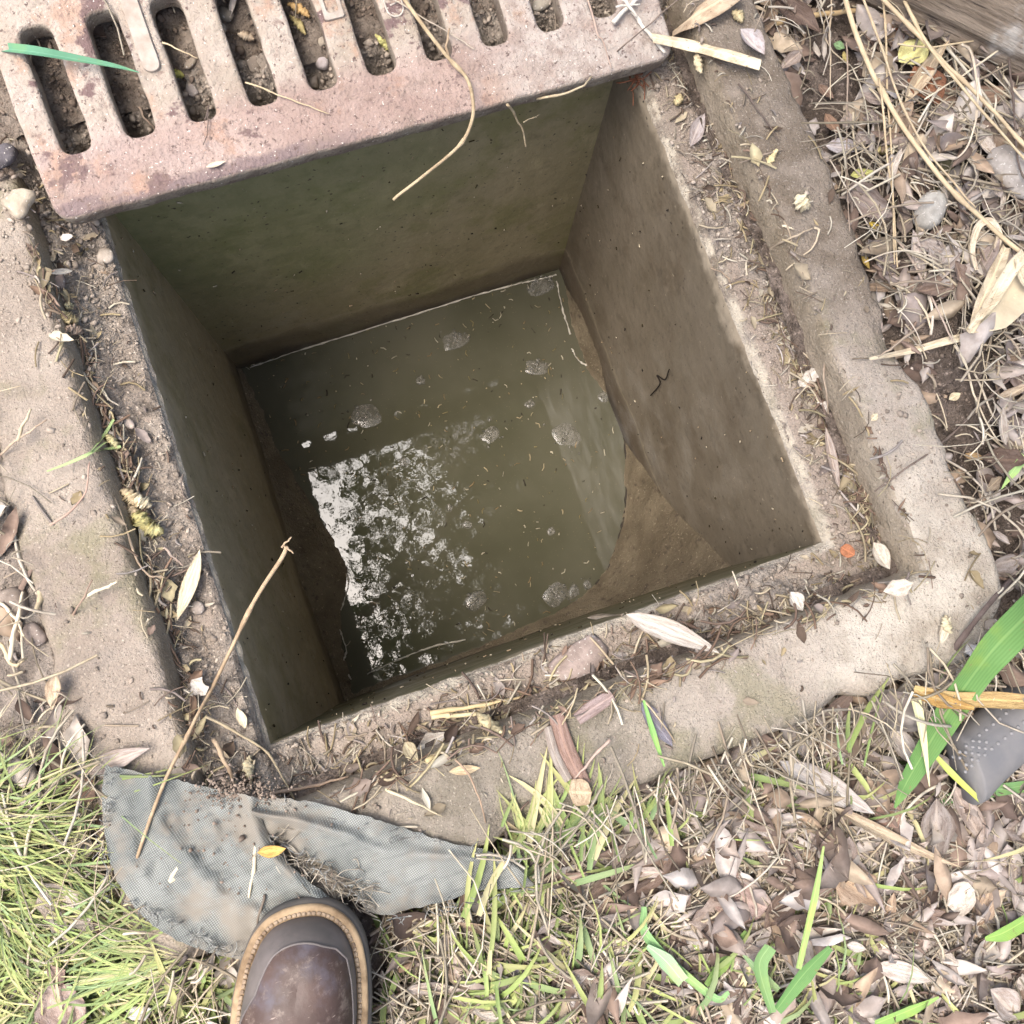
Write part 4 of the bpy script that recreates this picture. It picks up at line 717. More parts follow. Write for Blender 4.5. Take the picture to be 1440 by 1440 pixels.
leaf((1290,150), (1445,122), 40, (.40, .29, .22), 'long pinkish brown leaf under the straw tangle', dz=.012, fold=.3, curl=.15, ripple=.12)
leaf((1300,160), (1348,168), 40, (.36, .31, .28), 'scooped grey brown leaf below the long pinkish leaf', dz=.012, fold=.7, curl=1.0)
leaf((1250,18), (1262,45), 30, (.33, .16, .10), 'red brown leaf behind the jointed stems near the log', dz=.016, curl=.6)
leaf((1296,45), (1360,66), 26, (.36, .29, .24), 'curled brown leaf touching the log', dz=.016, fold=.6)
leaf((1160,205), (1212,212), 30, (.50, .47, .48), 'pale lilac leaf on the outer edge of the rim', dz=.014, fold=.4, curl=.5)
leaf((1222,186), (1200,205), 26, (.40, .35, .32), 'cupped grey leaf touching the pale lilac one', dz=.016, fold=.7, curl=.8)
leaf((1196,248), (1228,240), 16, (.50, .52, .20), 'small yellow green leaf beside the slab edge', dz=.018)
leaf((1172,62), (1188,68), 18, (.22, .36, .18), 'tiny green leaf on dark soil by the slab', dz=.010)
leaf((1150,120), (1172,140), 20, (.24, .17, .13), 'brown curled leaf under the slab edge', dz=.012, curl=.9)
leaf((1160,160), (1180,190), 22, (.30, .20, .14), 'rust brown leaf scrap next to the slab', dz=.012, curl=.7)
leaf((1232,345), (1258,395), 34, (.46, .40, .40), 'pale mauve leaf at the foot of the upright straws', dz=.012, curl=.9, fold=.5)
leaf((1210,350), (1222,380), 12, (.66, .50, .16), 'narrow golden leaf at the edge of the slab', dz=.012, curl=.8)
leaf((1222,312), (1238,326), 12, (.75, .58, .12), 'tiny bright yellow leaf beside the slab', dz=.014)
leaf((1255,395), (1330,420), 36, (.34, .27, .22), 'broad brown leaf on the soil mound', dz=.010, curl=.4)
leaf((1390,200), (1445,205), 26, (.50, .49, .50), 'bluish pale leaf under the straw tangle', dz=.014)
blade([(1364,468),(1378,430),(1396,390),(1414,348)], 26, (.68, .60, .44), 'narrow upright cream reed blade beside the broad one', 'reed_leaf', 'reed leaf', dz=.030, prof=[.4, .9, 1, .5], mat=LEAF)
blade([(1360,466),(1395,445),(1430,412),(1480,370)], 58, (.66, .57, .40), 'broadest cream reed blade on the soil mound', 'reed_leaf', 'reed leaf', dz=.030, prof=[.15, .9, 1, 1], mat=STRAW, fold=.12)
blade([(1362,462),(1392,425),(1420,380),(1440,358)], 22, (.72, .64, .47), 'middle cream reed blade between the two others', 'reed_leaf', 'reed leaf', dz=.036, prof=[.3, .9, 1, .9], mat=LEAF)
blade([(1222,505),(1280,494),(1340,478),(1409,464)], 13, (.70, .62, .46), 'straight pale reed strip pointing at the rim', 'reed_strip', 'reed', dz=.016, prof=[.4, .8, 1, 1], mat=LEAF)
blade([(1372,380),(1366,352),(1374,320),(1392,312),(1404,330),(1400,350)], 12, (.66, .58, .44), 'curled cream ribbon of reed above the reed blades', 'reed_strip', 'reed', dz=.026, prof=[.6, 1, 1, .8], mat=LEAF)
blade([(1430,360),(1436,390),(1450,410)], 18, (.70, .62, .45), 'cream reed end at the edge of the soil mound', 'reed_strip', 'reed', dz=.036, prof=[1, 1, 1], mat=LEAF)
leaf((1432,505), (1442,560), 40, (.38, .31, .28), 'grey brown leaf curling up beside the dark soil', dz=.012, curl=.9)
leaf((1354,640), (1386,646), 13, (.48, .34, .18), 'small tan leaf on the bare dark soil', dz=.006)
leaf((832,872), (885,862), 12, (.50, .45, .38), 'grey curled leaf tip leaning over the pit lip', dz=.012, fold=.8)
leaf((882,862), (1012,918), 34, (.56, .53, .48), 'white speckled leaf on the ledge', dz=.010, fold=.35, curl=.15, skew=.42)
leaf((246,872), (278,772), 22, (.72, .65, .47), 'cream lance shaped leaf on the ledge', dz=.008, fold=.2, curl=.1, skew=.5, ripple=.04)
leaf((112,1082), (210,1048), 26, (.42, .37, .34), 'grey leathery leaf above the torn panel', dz=.012, fold=.3, curl=.2)
leaf((100,1122), (132,1096), 40, (.30, .21, .16), 'brown curled leaf beside the torn panel', dz=.020, fold=.5, curl=.7)
leaf((104,1086), (142,1082), 22, (.34, .34, .40), 'bluish grey leaf scrap at the corner of the torn panel', dz=.018)
leaf((896,945), (930,1020), 20, (.56, .50, .45), 'narrow pale leaf at the ledge corner', dz=.014, fold=.6)
leaf((898,990), (945,1050), 26, (.22, .215, .26), 'dark slate coloured damp leaf on the slab', dz=.004, fold=.15)
blade([(782, 1005),(798.0, 1057.0),(822, 1105)], 26, (.31, .215, .18), 'reddish spotted bark strip lying down the slab', 'bark_strip', 'bark', dz=.010, prof=[.8, 1, .85], fold=-.25, mat=LEAF)
blade([(770, 1022),(781.0, 1062.0),(800, 1098)], 14, (.36, .32, .285), 'narrow grey bark strip beside the reddish one', 'bark_strip', 'bark', dz=.010, prof=[.8, 1, .85], fold=-.25, mat=LEAF)
blade([(812, 1012),(833.0, 997.0),(862, 978)], 22, (.36, .285, .27), 'lilac pink bark strip bent up from the ledge', 'bark_strip', 'bark', dz=.010, prof=[.8, 1, .85], fold=-.25, mat=LEAF)
leaf((800,1115), (832,1112), 36, (.50, .41, .29), 'square pale wood chip at the foot of the bark strips', 'wood chip', 'wood_chip', dz=.012, fold=.05, tip=.2, ripple=.1)
leaf((632,1088), (676,1080), 14, (.62, .50, .33), 'narrow tan leaf on the lower slab', dz=.005)
leaf((572,1042), (590,1070), 20, (.70, .62, .42), 'cream yellow leaf standing on the ledge', dz=.014, fold=.5)
leaf((585,1050), (632,1030), 22, (.58, .55, .50), 'white torn leaf scrap on the ledge', dz=.010, ripple=.4)
leaf((836,1130), (850,1155), 24, (.72, .55, .16), 'small bright yellow leaf in the grass by the slab', dz=.024, tip=.6)
leaf((1100,1062), (1232,1140), 42, (.52, .49, .46), 'big bluish grey dry reed leaf in the litter below the slab', dz=.030, fold=.3, curl=.1, skew=.42)
leaf((1150,1138), (1350,1222), 18, (.48, .40, .29), 'twisted tan reed leaf trailing from the bluish one', dz=.026, fold=.5, twist=1.5)
leaf((1000,1248), (1080,1275), 66, (.38, .29, .26), 'wide flat mauve brown leaf in the lower litter', dz=.022, fold=.1, curl=.25, tip=.5)
leaf((1030,1360), (1090,1300), 30, (.56, .50, .45), 'pale twisted leaf by the green sprout', dz=.026, fold=.6, twist=1)
leaf((1228,1362), (1315,1382), 28, (.66, .60, .53), 'furry white lance shaped leaf in the lower litter', dz=.028, fold=.25, curl=.2)
leaf((1330,1270), (1370,1252), 44, (.70, .65, .56), 'bright cream leaf scrap in the lower litter', dz=.026, fold=.4, tip=.5)
leaf((1390,1390), (1436,1430), 44, (.46, .41, .37), 'grey folded leaf at the lower corner', dz=.026, fold=.7, curl=.8)
leaf((1190,1330), (1218,1336), 14, (.60, .56, .5), 'tiny white leaf scrap in the lower litter', dz=.03)
leaf((60,1390), (120,1440), 62, (.36, .29, .26), 'mauve brown crumpled leaf in the grass patch', dz=.030, fold=.4, ripple=.4, tip=.5)
leaf((70,1380), (92,1362), 30, (.27, .20, .17), 'small dark leaf above the mauve crumpled one', dz=.03)
leaf((180,1430), (215,1418), 20, (.62, .61, .58), 'white plastic scrap beneath the dark rotten stick', 'scrap', 'plastic_scrap', dz=.03, ripple=.3)
leaf((362,1200), (402,1192), 16, (.66, .44, .14), 'orange yellow leaf on the frayed tear', dz=.024, fold=.3)
leaf((720,1355), (745,1385), 22, (.17, .165, .19), 'slate grey leaf in the grass beyond the boot', dz=.02)
leaf((1235,1130), (1262,1165), 40, (.34, .23, .18), 'reddish brown leaf behind the big reed leaf', dz=.024)
leaf((1045,1085), (1098,1065), 40, (.27, .21, .16), 'dark hollow leaf tucked under the slab', dz=.014, fold=.6)
leaf((1210,1045), (1280,1015), 46, (.50, .44, .40), 'pale pink wrinkled leaf beside the dark stick', dz=.022, fold=.3, ripple=.3)
leaf((1250,1020), (1285,1080), 32, (.58, .53, .48), 'pale leaf pointing down towards the green blade', dz=.026, fold=.4)
leaf((290,236), (318,228), 9, (.74, .70, .55), 'white narrow chip on the grate border', dz=.003, mat=LEAF)
leaf((62,384), (101,381), 18, (.64, .62, .57), 'white flat chip on the soil beside the pit', 'chip', 'white_chip', dz=.008, tip=.3, ripple=.3)
leaf((86,334), (104,332), 12, (.78, .76, .72), 'small white chip above the larger white one', 'chip', 'white_chip', dz=.008, tip=.3)
leaf((272,955), (290,978), 26, (.60, .57, .52), 'white papery scrap on the lower ledge corner', 'scrap', 'paper_scrap', dz=.014, tip=.4, ripple=.5)
leaf((335,995), (344,1025), 14, (.76, .68, .50), 'cream oval leaf close to the pit corner', dz=.008, skew=.5, ripple=.03)
leaf((1125,545), (1148,518), 22, (.58, .55, .49), 'white torn scrap in the groove of the rim', 'scrap', 'paper_scrap', dz=.010, tip=.4, ripple=.5)
leaf((1228,762), (1252,800), 30, (.70, .66, .58), 'cream curled leaf in the corner groove', dz=.014, fold=.5, curl=.6)
leaf((1242,832), (1285,818), 24, (.70, .64, .54), 'pale broken leaf at the inner corner of the rim', dz=.016, ripple=.4)
leaf((1112,832), (1130,858), 24, (.72, .69, .62), 'white twisted leaf scrap on the lower ledge', dz=.014, fold=.5)
leaf((1183,768), (1202,780), 20, (.50, .22, .12), 'small orange leaf disc on the ledge', dz=.006, tip=.4, fold=.05)
leaf((1165,600), (1182,690), 16, (.40, .34, .30), 'long grey brown leaf lying along the groove', dz=.010, fold=.5)
leaf((1320,905), (1338,868), 16, (.76, .71, .58), 'cream leaf sliver on the pale corner of the rim', dz=.005)
leaf((1355,918), (1385,908), 26, (.74, .72, .70), 'white crumpled scrap beside the green reed blade', dz=.012, ripple=.5)
leaf((1334,562), (1350,552), 13, (.72, .64, .44), 'small cream crescent leaf on the soil mound', dz=.006)
leaf((1225,592), (1234,582), 12, (.72, .64, .46), 'tiny cream seed leaf on the slab by the mound', dz=.004)
GB = (.125, .25, .075)
blade([(1470,835),(1440,868),(1395,915),(1350,975),(1310,1040),(1276,1098),(1258,1136)], 52, GB, 'broad blue green reed blade arching across the slab corner', 'reed_leaf', 'reed leaf', dz=.05, prof=[1, 1, .95, .85, .72, .5, .06], fold=.14)
blade([(1440,1105),(1390,1112),(1340,1120),(1308,1140)], 18, (.16, .30, .12), 'dark green blade passing under the rubber grip', dz=.025, prof=[.9, 1, .9, .3])
blade([(1306,1052),(1335,1085),(1378,1126)], 10, (.46, .55, .14), 'bright lime blade lying on the grip end', dz=.05, prof=[.5, 1, .7])
blade([(1282,975),(1320,985),(1370,996)], 22, (.48, .31, .11), 'short ochre leaf blade crossing the green reed', 'reed_leaf', 'reed leaf', dz=.06, prof=[.3, 1, .25], mat=LEAF)
blade([(1285,968),(1340,982),(1400,984),(1460,988)], 24, (.56, .41, .19), 'long ochre dry blade above the rubber grip', 'reed_leaf', 'reed leaf', dz=.058, prof=[.4, .8, 1, .8], mat=LEAF)
blade([(1286,982),(1296,1030),(1307,1106)], 15, (.66, .64, .38), 'pale straw coloured pointed blade beside the green reed', 'reed_leaf', 'reed leaf', dz=.058, prof=[1, .8, .1])
blade([(-30,66),(40,72),(100,82),(160,93),(196,102)], 15, (.095, .24, .15), 'thin blue green grass blade lying over the grate bars', dz=.012, prof=[1, 1, .8, .45, .08])
blade([(1082,1330),(1068,1360),(1086,1424)], 20, (.17, .29, .115), 'upright blue green blade of the sprout in the litter', dz=.05, prof=[.9, 1, .5])
blade([(1167,1332),(1130,1370),(1092,1420)], 22, (.12, .245, .08), 'slanted green blade of the sprout in the litter', dz=.045, prof=[.4, 1, .6])
blade([(1045,1342),(1070,1370),(1095,1392)], 13, (.22, .33, .17), 'short pale green blade of the sprout in the litter', dz=.04, prof=[.3, 1, .6])
blade([(1158,1190),(1145,1260),(1122,1362)], 10, (.30, .42, .14), 'long light green blade standing in the litter', dz=.05, prof=[.3, 1, .8])
blade([(1440,1295),(1410,1312),(1385,1320)], 20, (.24, .40, .10), 'short green blade at the frame side of the litter', dz=.035, prof=[1, 1, .3])
blade([(1320,1402),(1280,1420),(1230,1440)], 14, (.26, .42, .12), 'yellow green blade low in the litter', dz=.035, prof=[.2, 1, .9])
blade([(1050,1310),(1015,1355),(992,1385)], 18, (.17, .27, .08), 'dull green blade under the wide mauve leaf', dz=.03, prof=[.5, 1, .4])
blade([(905,985),(918,1030),(934,1078)], 9, (.20, .38, .12), 'thin green blade lying on the slate coloured leaf', dz=.010, prof=[.4, 1, .3])
blade([(905,1275),(912,1320),(1000,1400),(1025,1395)], 13, (.22, .38, .16), 'bent green blade in the litter below the flap', dz=.03, prof=[.6, 1, .8, .4])
blade([(910,1330),(935,1350),(960,1380)], 22, (.30, .46, .26), 'wide pale green blade in the lower litter', dz=.035, prof=[.3, 1, .8])
blade([(1440,640),(1425,662),(1408,688)], 14, (.30, .46, .18), 'short curved green leaf beside the soil mound', dz=.03, prof=[1, 1, .1])
for (pts, lb) in [([(128,635),(145,615),(160,590)], 'upper blade of the grass sprig in the groove'), ([(66,663),(100,650),(128,637),(150,622)], 'long lower blade of the grass sprig reaching over the path'), ([(128,637),(150,632),(170,628)], 'short side blade of the grass sprig in the groove')]: blade(pts, 5, (.30, .40, .18), lb, dz=.012, prof=[.4, 1, .8])
for i, (a, b, wd, cl, lb) in enumerate([((1072,262), (1092,212), 13, (.66, .57, .34), 'yellow cream catkin on the dark slab'), ((1118,278), (1136,294), 22, (.72, .66, .48), 'crumbled cream catkin on the dark slab below the long one'), ((405,8), (436,26), 12, (.55, .38, .18), 'golden catkin in the upper part of the fifth slot'), ((408,24), (430,50), 10, (.56, .48, .24), 'yellow green catkin below the golden one in the fifth slot'), ((528,50), (556,78), 10, (.62, .60, .26), 'lime yellow catkin in the sixth slot'), ((335,50), (358,58), 11, (.58, .48, .36), 'pinkish catkin in the fourth slot'), ((244,100), (260,108), 10, (.58, .56, .18), 'small yellow catkin in the third slot'), ((112,-2), (117,20), 8, (.60, .47, .26), 'tan catkin scale between the second and third bars'), ((1028,20), (1042,34), 14, (.62, .54, .34), 'curled catkin beside the tan reed sheath'), ((978,75), (985,105), 12, (.64, .56, .38), 'cream catkin standing by the reed strip'), ((672,1004), (706,1030), 17, (.68, .60, .38), 'fat cream catkin on the ledge above the lower slab'), ((568,1310), (606,1290), 17, (.64, .47, .20), 'golden catkin at the hem of the torn flap'), ((352,1062), (354,1095), 13, (.64, .58, .40), 'fluffy cream catkin on soil near the pit corner'), ((1328,865), (1336,890), 12, (.68, .62, .44), 'pale catkin on the bright corner of the rim'), ((1230,215), (1248,200), 13, (.60, .52, .26), 'yellowish catkin in litter beside the rim'), ((1185,75), (1190,90), 9, (.55, .47, .2), 'ochre catkin on dark soil by the slab'), ((950,150), (956,135), 13, (.56, .48, .28), 'ochre catkin at the corner behind the grate'), ((1290,260), (1302,272), 12, (.66, .60, .46), 'cream catkin above the grey stone')]): catkin(a, b, wd, cl, lb, grate=(b[1] > 110 or a[0] > 900))
for i, (a, b, wd, cl) in enumerate([((172,690), (196,712), 20, (.66, .55, .36)), ((190,700), (215,712), 18, (.74, .68, .50)), ((188,725), (205,745), 22, (.60, .55, .26)), ((200,738), (232,748), 20, (.62, .58, .30)), ((182,712), (190,735), 14, (.70, .58, .40)), ((150,612), (168,632), 12, (.60, .56, .32)), ((88,440), (112,452), 16, (.62, .52, .30)), ((94,465), (118,470), 14, (.46, .36, .28)), ((92,430), (104,436), 11, (.66, .62, .40))]):
    catkin(a, b, wd, cl, ['pinkish cream catkin at the top of the catkin heap in the groove', 'palest catkin in the heap in the groove', 'lime catkin in the heap in the groove', 'lowest yellow green catkin of the heap in the groove', 'peach catkin in the middle of the heap', 'small greenish catkin beside the grass sprig', 'yellow catkin on soil by the path edge', 'brown catkin below the yellow one on the soil', 'small pale catkin above the yellow one'][i], dz=.006)

# ------------------------------------------------------------------ foam on the water, wet edges, floating bits
def foam(px, wpx, hpx, label, n=26, ringed=False):
    c = P(px[0], px[1], WZ); s = (CAM[2] - WZ) / F; b = Batch(); rw, rh = wpx * s / 2, hpx * s / 2; rot_ = rotz(random.uniform(-.6, .9))
    k = 18; a = np.linspace(0, 2 * np.pi, k, endpoint=False); rr = .95 + .24 * vn(np.cos(a) * 1.6 + px[0], np.sin(a) * 1.6 + px[1], 0, 3); V = [(0, 0, .0022)]
    for q, z_ in ((.5, .002), (.85, .0014), (1.0, .0002)): V += [(q * rw * rr[i] * math.cos(a[i]), q * rh * rr[i] * math.sin(a[i]), z_) for i in range(k)]
    Fq = [(0, 1 + i, 1 + (i + 1) % k, 1 + (i + 1) % k) for i in range(k)]; T = [(0, 1 + i, 1 + (i + 1) % k) for i in range(k)]
    for r_ in range(2):
        for i in range(k): p, q_ = 1 + r_ * k + i, 1 + r_ * k + (i + 1) % k; T += [(p, p + k, q_ + k), (p, q_ + k, q_)]
    b.add(np.array(V) @ rot_.T, np.array(T), (1, 1, 1))
    for _ in range(n):
        t = random.uniform(0, 6.28); q = abs(random.gauss(0, .62)) if not ringed else random.uniform(.6, 1.05); r = random.choice([.0009, .0012, .0016, .0022, .0034]) * random.uniform(.8, 1.2) * (1 if wpx > 22 else .8)
        b.add((JV if r < .002 else IV) * r * np.array([1, 1, .75]) + rot_ @ np.array([q * rw * math.cos(t), q * rh * math.sin(t), .001]), JF if r < .002 else IF, (1, 1, 1))
    o = b.build('foam_patch', FOAM); o.location = c; return tag(o, label, 'foam', 'foam floating on the water')
for (p, a, b, l, n) in [((640,478), 42, 26, 'oval scum foam near the back wall of the pit', 26), ((755,517), 38, 22, 'two lobed foam raft near the muddy bank', 30), ((513,586), 46, 36, 'large frothy foam raft at the edge of the sky reflection', 34), ((690,611), 30, 24, 'round foam raft in the middle of the water', 26), ((797,611), 34, 46, 'grey foam raft facing the muddy bank', 30), ((848,558), 18, 18, 'small foam circle touching the mud', 8), ((592,535), 15, 15, 'single round bubble patch between the oval scum and the large raft', 6), ((568,650), 15, 15, 'shiny bubble beside the tree reflection', 5), ((657,738), 13, 15, 'bright glassy bubble below the middle raft', 3), ((632,714), 11, 12, 'dull bubble above the bright glassy one', 3), ((775,747), 12, 12, 'lone bubble in the open water near the bank', 3), ((745,568), 16, 12, 'faint foam speck cluster above the grey raft', 10), ((668,845), 34, 26, 'foam ring near the lower wall', 22), ((782,836), 40, 34, 'bubbly froth heap at the lower edge of the water', 40), ((806,832), 24, 16, 'brown froth next to the bubbly heap', 16), ((826,822), 14, 14, 'last froth clump at the lower edge by the mud', 8)]: foam(p, a, b, l, n)
foam((760,402), 44, 28, 'scum ring round a brown bubble in the corner of the pit', 40, True)
fl = Batch()
for pts in [[(352,517),(420,493),(500,468),(580,443),(660,418),(735,397)], [(517,948),(555,930),(600,912),(655,899)], [(480,858),(490,820),(484,800)], [(478,885),(487,915),(482,935),(494,955)], [(804,490),(815,508),(838,518)], [(783,395),(790,430),(802,470)], [(735,398),(770,390),(782,386)]]:
    p = spline([P(*q, WZ + .0015) for q in pts], 14); n = len(p); V, Fq = tube(p + .0008 * np.stack([vn(np.arange(n) * .9, np.zeros(n), 0, k) for k in range(3)], -1) * [1, 1, .2], .0013 * (1 + .7 * vn(np.arange(n) * .7, np.ones(n), 0, 9)), 5); fl.add(V, Fq, (.62, .58, .50))
p = spline([P(*q, WZ + .0012) for q in [(842,535),(860,562),(878,612),(881,690),(875,740),(857,797),(838,822)]], 14); n = len(p); V, Fq = tube(p + .0010 * np.stack([vn(np.arange(n) * .9, np.zeros(n), 0, k) for k in range(3)], -1) * [1, 1, .2], .0018 * (1 + .7 * vn(np.arange(n) * .7, np.ones(n), 0, 9)), 5); fl.add(V, Fq, (.05, .042, .034))
tag(fl.build('scum_line', LITTER), 'thin pale scum lines along the edge of the standing water', 'scum', kind='stuff')
fb = Batch(); cols = [(.42, .35, .22), (.30, .22, .12), (.05, .04, .03), (.55, .50, .38), (.24, .20, .10)]
n = 0
while n < 420:
    x, y = random.uniform(340, 880), random.uniform(390, 950); p = P(x, y, WZ)
    if sdist(np.array([p[0]]), np.array([p[1]]), wpoly)[0] > -.006: continue
    n += 1; L = random.choice([.0018, .003, .006, .010]) * random.uniform(.6, 1.3); W_ = random.uniform(.0005, .0011); a = random.uniform(0, 6.28); pp = np.array([[-L / 2, 0, 0], [0, random.gauss(0, L * .15), .0004], [L / 2, 0, 0]]) @ rotz(a).T + p + [0, 0, .0006]
    V, Fq = tube(pp, W_, 4); fb.add(V, Fq, random.choice(cols))
tag(fb.build('floating_debris', LITTER), 'tiny straws and specks floating on the water', 'debris', kind='stuff')
wb = Batch()
for _ in range(300):
    k = random.randrange(4); t = random.uniform(-.97, .97) * A; z_ = random.uniform(-.5, -.02); e = A - .0016; p = np.array([(t, -e, z_), (e, t, z_), (t, e, z_), (-e, t, z_)][k]); L = abs(random.gauss(0, .0014)) + .0006; d = RNG.normal(0, 1, 3); d /= np.linalg.norm(d)
    nrm = np.array([(0, 1, 0), (-1, 0, 0), (0, -1, 0), (1, 0, 0)][k]); d = d - nrm * (d @ nrm); V, Fq = tube([p - d * L, p, p + d * L], random.uniform(.0005, .0011), 4); wb.add(V, Fq, random.choice([(.03, .025, .02), (.5, .44, .32), (.36, .28, .18), (.05, .04, .02)]))
tag(wb.build('wall_specks', LITTER), 'specks and fibres stuck to the pit walls', 'specks', kind='stuff')

# ------------------------------------------------------------------ loose litter, straw, grass and crumbs
LAND = [(1270,88,'the yellow oval leaf'),(1300,122,'the rusty crumpled leaf'),(1302,302,'the grey rounded stone'),(1316,250,'the olive tile fragment'),(1400,25,'the log'),(1170,20,'the golden brown reed piece'),(1185,205,'the pale lilac leaf'),(1212,246,'the small yellow green leaf'),(1258,345,'the upright straws'),(1400,430,'the cream reed blades'),(1320,485,'the pale reed strip'),(1325,540,'the dark soil mound'),(1230,326,'the tiny bright yellow leaf'),(1395,245,'the big grey stone under the log'),(1385,330,'the curled reed ribbon'),(1437,535,'the curling grey brown leaf'),(1370,643,'the small tan leaf on bare soil'),(1430,664,'the short curved green leaf'),(1420,850,'the chipped rim corner'),(1385,1050,'the rubber grip'),(1285,1080,'the green reed leaf'),(1165,1100,'the big bluish reed leaf'),(1250,1180,'the twisted tan reed leaf'),(1040,1262,'the wide mauve leaf'),(1085,1400,'the blue green sprout'),(1270,1372,'the furry white leaf'),(1350,1260,'the bright cream scrap'),(1413,1410,'the grey folded leaf'),(1204,1333,'the tiny white scrap'),(1140,1275,'the long light green blade'),(1070,1075,'the dark hollow leaf'),(843,1142,'the bright yellow leaf'),(900,1322,'the long level straw'),(732,1370,'the slate grey leaf'),(587,1300,'the golden catkin'),(745,1240,'the tip of the torn flap'),(525,1400,'the boot'),(620,1350,'the rotten brown stick'),(940,1360,'the wide pale green blade'),(90,1410,'the mauve crumpled leaf'),(240,1390,'the dark rotten stick'),(116,1110,'the brown leaf by the torn panel'),(35,1087,'the egg shaped stone'),(1340,1390,'the upright cream straw'),(1315,1165,'the long straw under the grip'),(1000,1130,'the lower slab edge'),(20,880,'the straws in the crack'),(1410,1320,'the short green blade'),(800,1430,'the grassy lower edge')]
CLEAR = np.array([(a, b) for a, b, _ in LAND[:22]] + [(a, b) for a, b, _ in LAND[24:33]] + [(1330,140),(1283,130),(1315,92),(1390,130),(1320,165),(1170,1110),(1200,1125),(1125,1085),(1070,1350),(1110,1375),(1290,1375),(1345,1070),(1250,1030),(1270,1050),(840,1140),(1395,415),(1420,395),(1400,470),(1370,475)])
def covered(px, py): return ((CLEAR - [px, py]) ** 2).sum(1).min() < 26 ** 2
GQ = np.arange(-1.6, 1.75, .005); _X, _Y = np.meshgrid(GQ, GQ, indexing='ij'); GHT = ground_h(_X, _Y); GSF = surf(_X, _Y, False)
def look(T, x, y): return float(T[min(max(int((x + 1.6) / .005 + .5), 0), len(GQ) - 1), min(max(int((y + 1.6) / .005 + .5), 0), len(GQ) - 1)])
HV = [leaf_arr(1, w_, curl=c_, fold=f_, twist=tw_, ripple=r_, nu=7, nv=5, seed=s_, skew=random.uniform(.38, .55), tip=random.choice([.6, .9, 1.2])) for s_, (w_, c_, f_, tw_, r_) in enumerate([(.26, .5, .4, 0, .15), (.18, .3, .6, .6, .1), (.38, .9, .5, .3, .3), (.50, .6, .3, 0, .4), (.22, 1.1, .7, 1, .2), (.32, .2, .2, .2, .2), (.14, .6, .5, 1.4, .1), (.60, .9, .5, .4, .5), (.30, 1.5, .8, .6, .3), (.45, .4, .6, .2, .3)])]
PAL = np.array([(.38, .32, .28), (.30, .245, .21), (.45, .40, .365), (.53, .485, .45), (.22, .165, .135), (.15, .11, .09), (.39, .30, .22), (.47, .39, .29), (.60, .545, .48), (.33, .28, .255), (.27, .20, .16), (.42, .37, .335)])
SPAL = np.array([(.60, .52, .38), (.48, .41, .30), (.66, .60, .47), (.36, .30, .23), (.53, .47, .37), (.70, .65, .53), (.64, .58, .48), (.54, .47, .34)])
GPAL = np.array([(.13, .22, .055), (.18, .28, .075), (.26, .33, .10), (.10, .18, .06), (.34, .37, .14), (.15, .26, .11), (.20, .30, .07), (.46, .43, .24)])
def on_slab(x, y): return abs(x) < OUT + .004 and -OUTB - .004 < y < .40
def in_cloth(x, y): return sdist(np.array([x]), np.array([y]), CP)[0] < .002
def region(x, y):                                       # how much leaf, straw, grass grows or lies at a spot
    px, py = proj((x, y, .03)); l = s = g = 0.0
    if abs((x - g0[0]) * gn[0] + (y - g0[1]) * gn[1]) < .034 and (x - g0[0]) * gd[0] + (y - g0[1]) * gd[1] > -.008: return 0, 0, 0, px, py
    if on_slab(x, y): return 0, 0, 0, px, py
    if x > OUT and y > -.46:
        l = .95; s = .7; dark = max(math.exp(-((px - 1165) / 70) ** 2 - ((py - 100) / 170) ** 2), math.exp(-((px - 1340) / 100) ** 2 - ((py - 580) / 160) ** 2), math.exp(-((px - 1420) / 60) ** 2 - ((py - 740) / 90) ** 2)); l *= 1 - .96 * dark; s *= 1 - .85 * dark
    elif y < -OUTB + .02 and px > 560:
        k = float(sst(700, 1000, px)); l = .5 + .55 * k; s = .8 + .5 * k; g = .62 * (1 - k) + .05
        g = max(g, .55 * math.exp(-((py - 1430) / 60) ** 2 - ((px - 1180) / 260) ** 2)); g = max(g, 1.0 * math.exp(-((px - 850) / 110) ** 2 - ((py - 1200) / 55) ** 2))
    elif py > 1040 and px < 560:
        g = float(sst(1060, 1140, py)) * (1.15 if px < 170 else .5); s = .5; l = .18
        if px > 250: g = .45; l = .3
    elif x < -OUT: l = .03; s = .12; g = 0
    elif y > .40: l = .05; s = .08
    return l, s, g, px, py
def rand_spot():
    r_ = random.random()
    if r_ < .88:
        px, py = (random.uniform(-60, 1500), random.uniform(-60, 1500)) if r_ < .56 else (random.uniform(-480, 2000), random.uniform(-480, 2000)); p = P(px, py, .03); return p[0], p[1]
    return random.uniform(-1.3, 1.5), random.uniform(-1.6, 1.3)
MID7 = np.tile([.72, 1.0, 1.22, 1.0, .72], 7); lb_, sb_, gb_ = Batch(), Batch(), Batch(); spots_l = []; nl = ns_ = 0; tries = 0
bigl, bigs = [], []
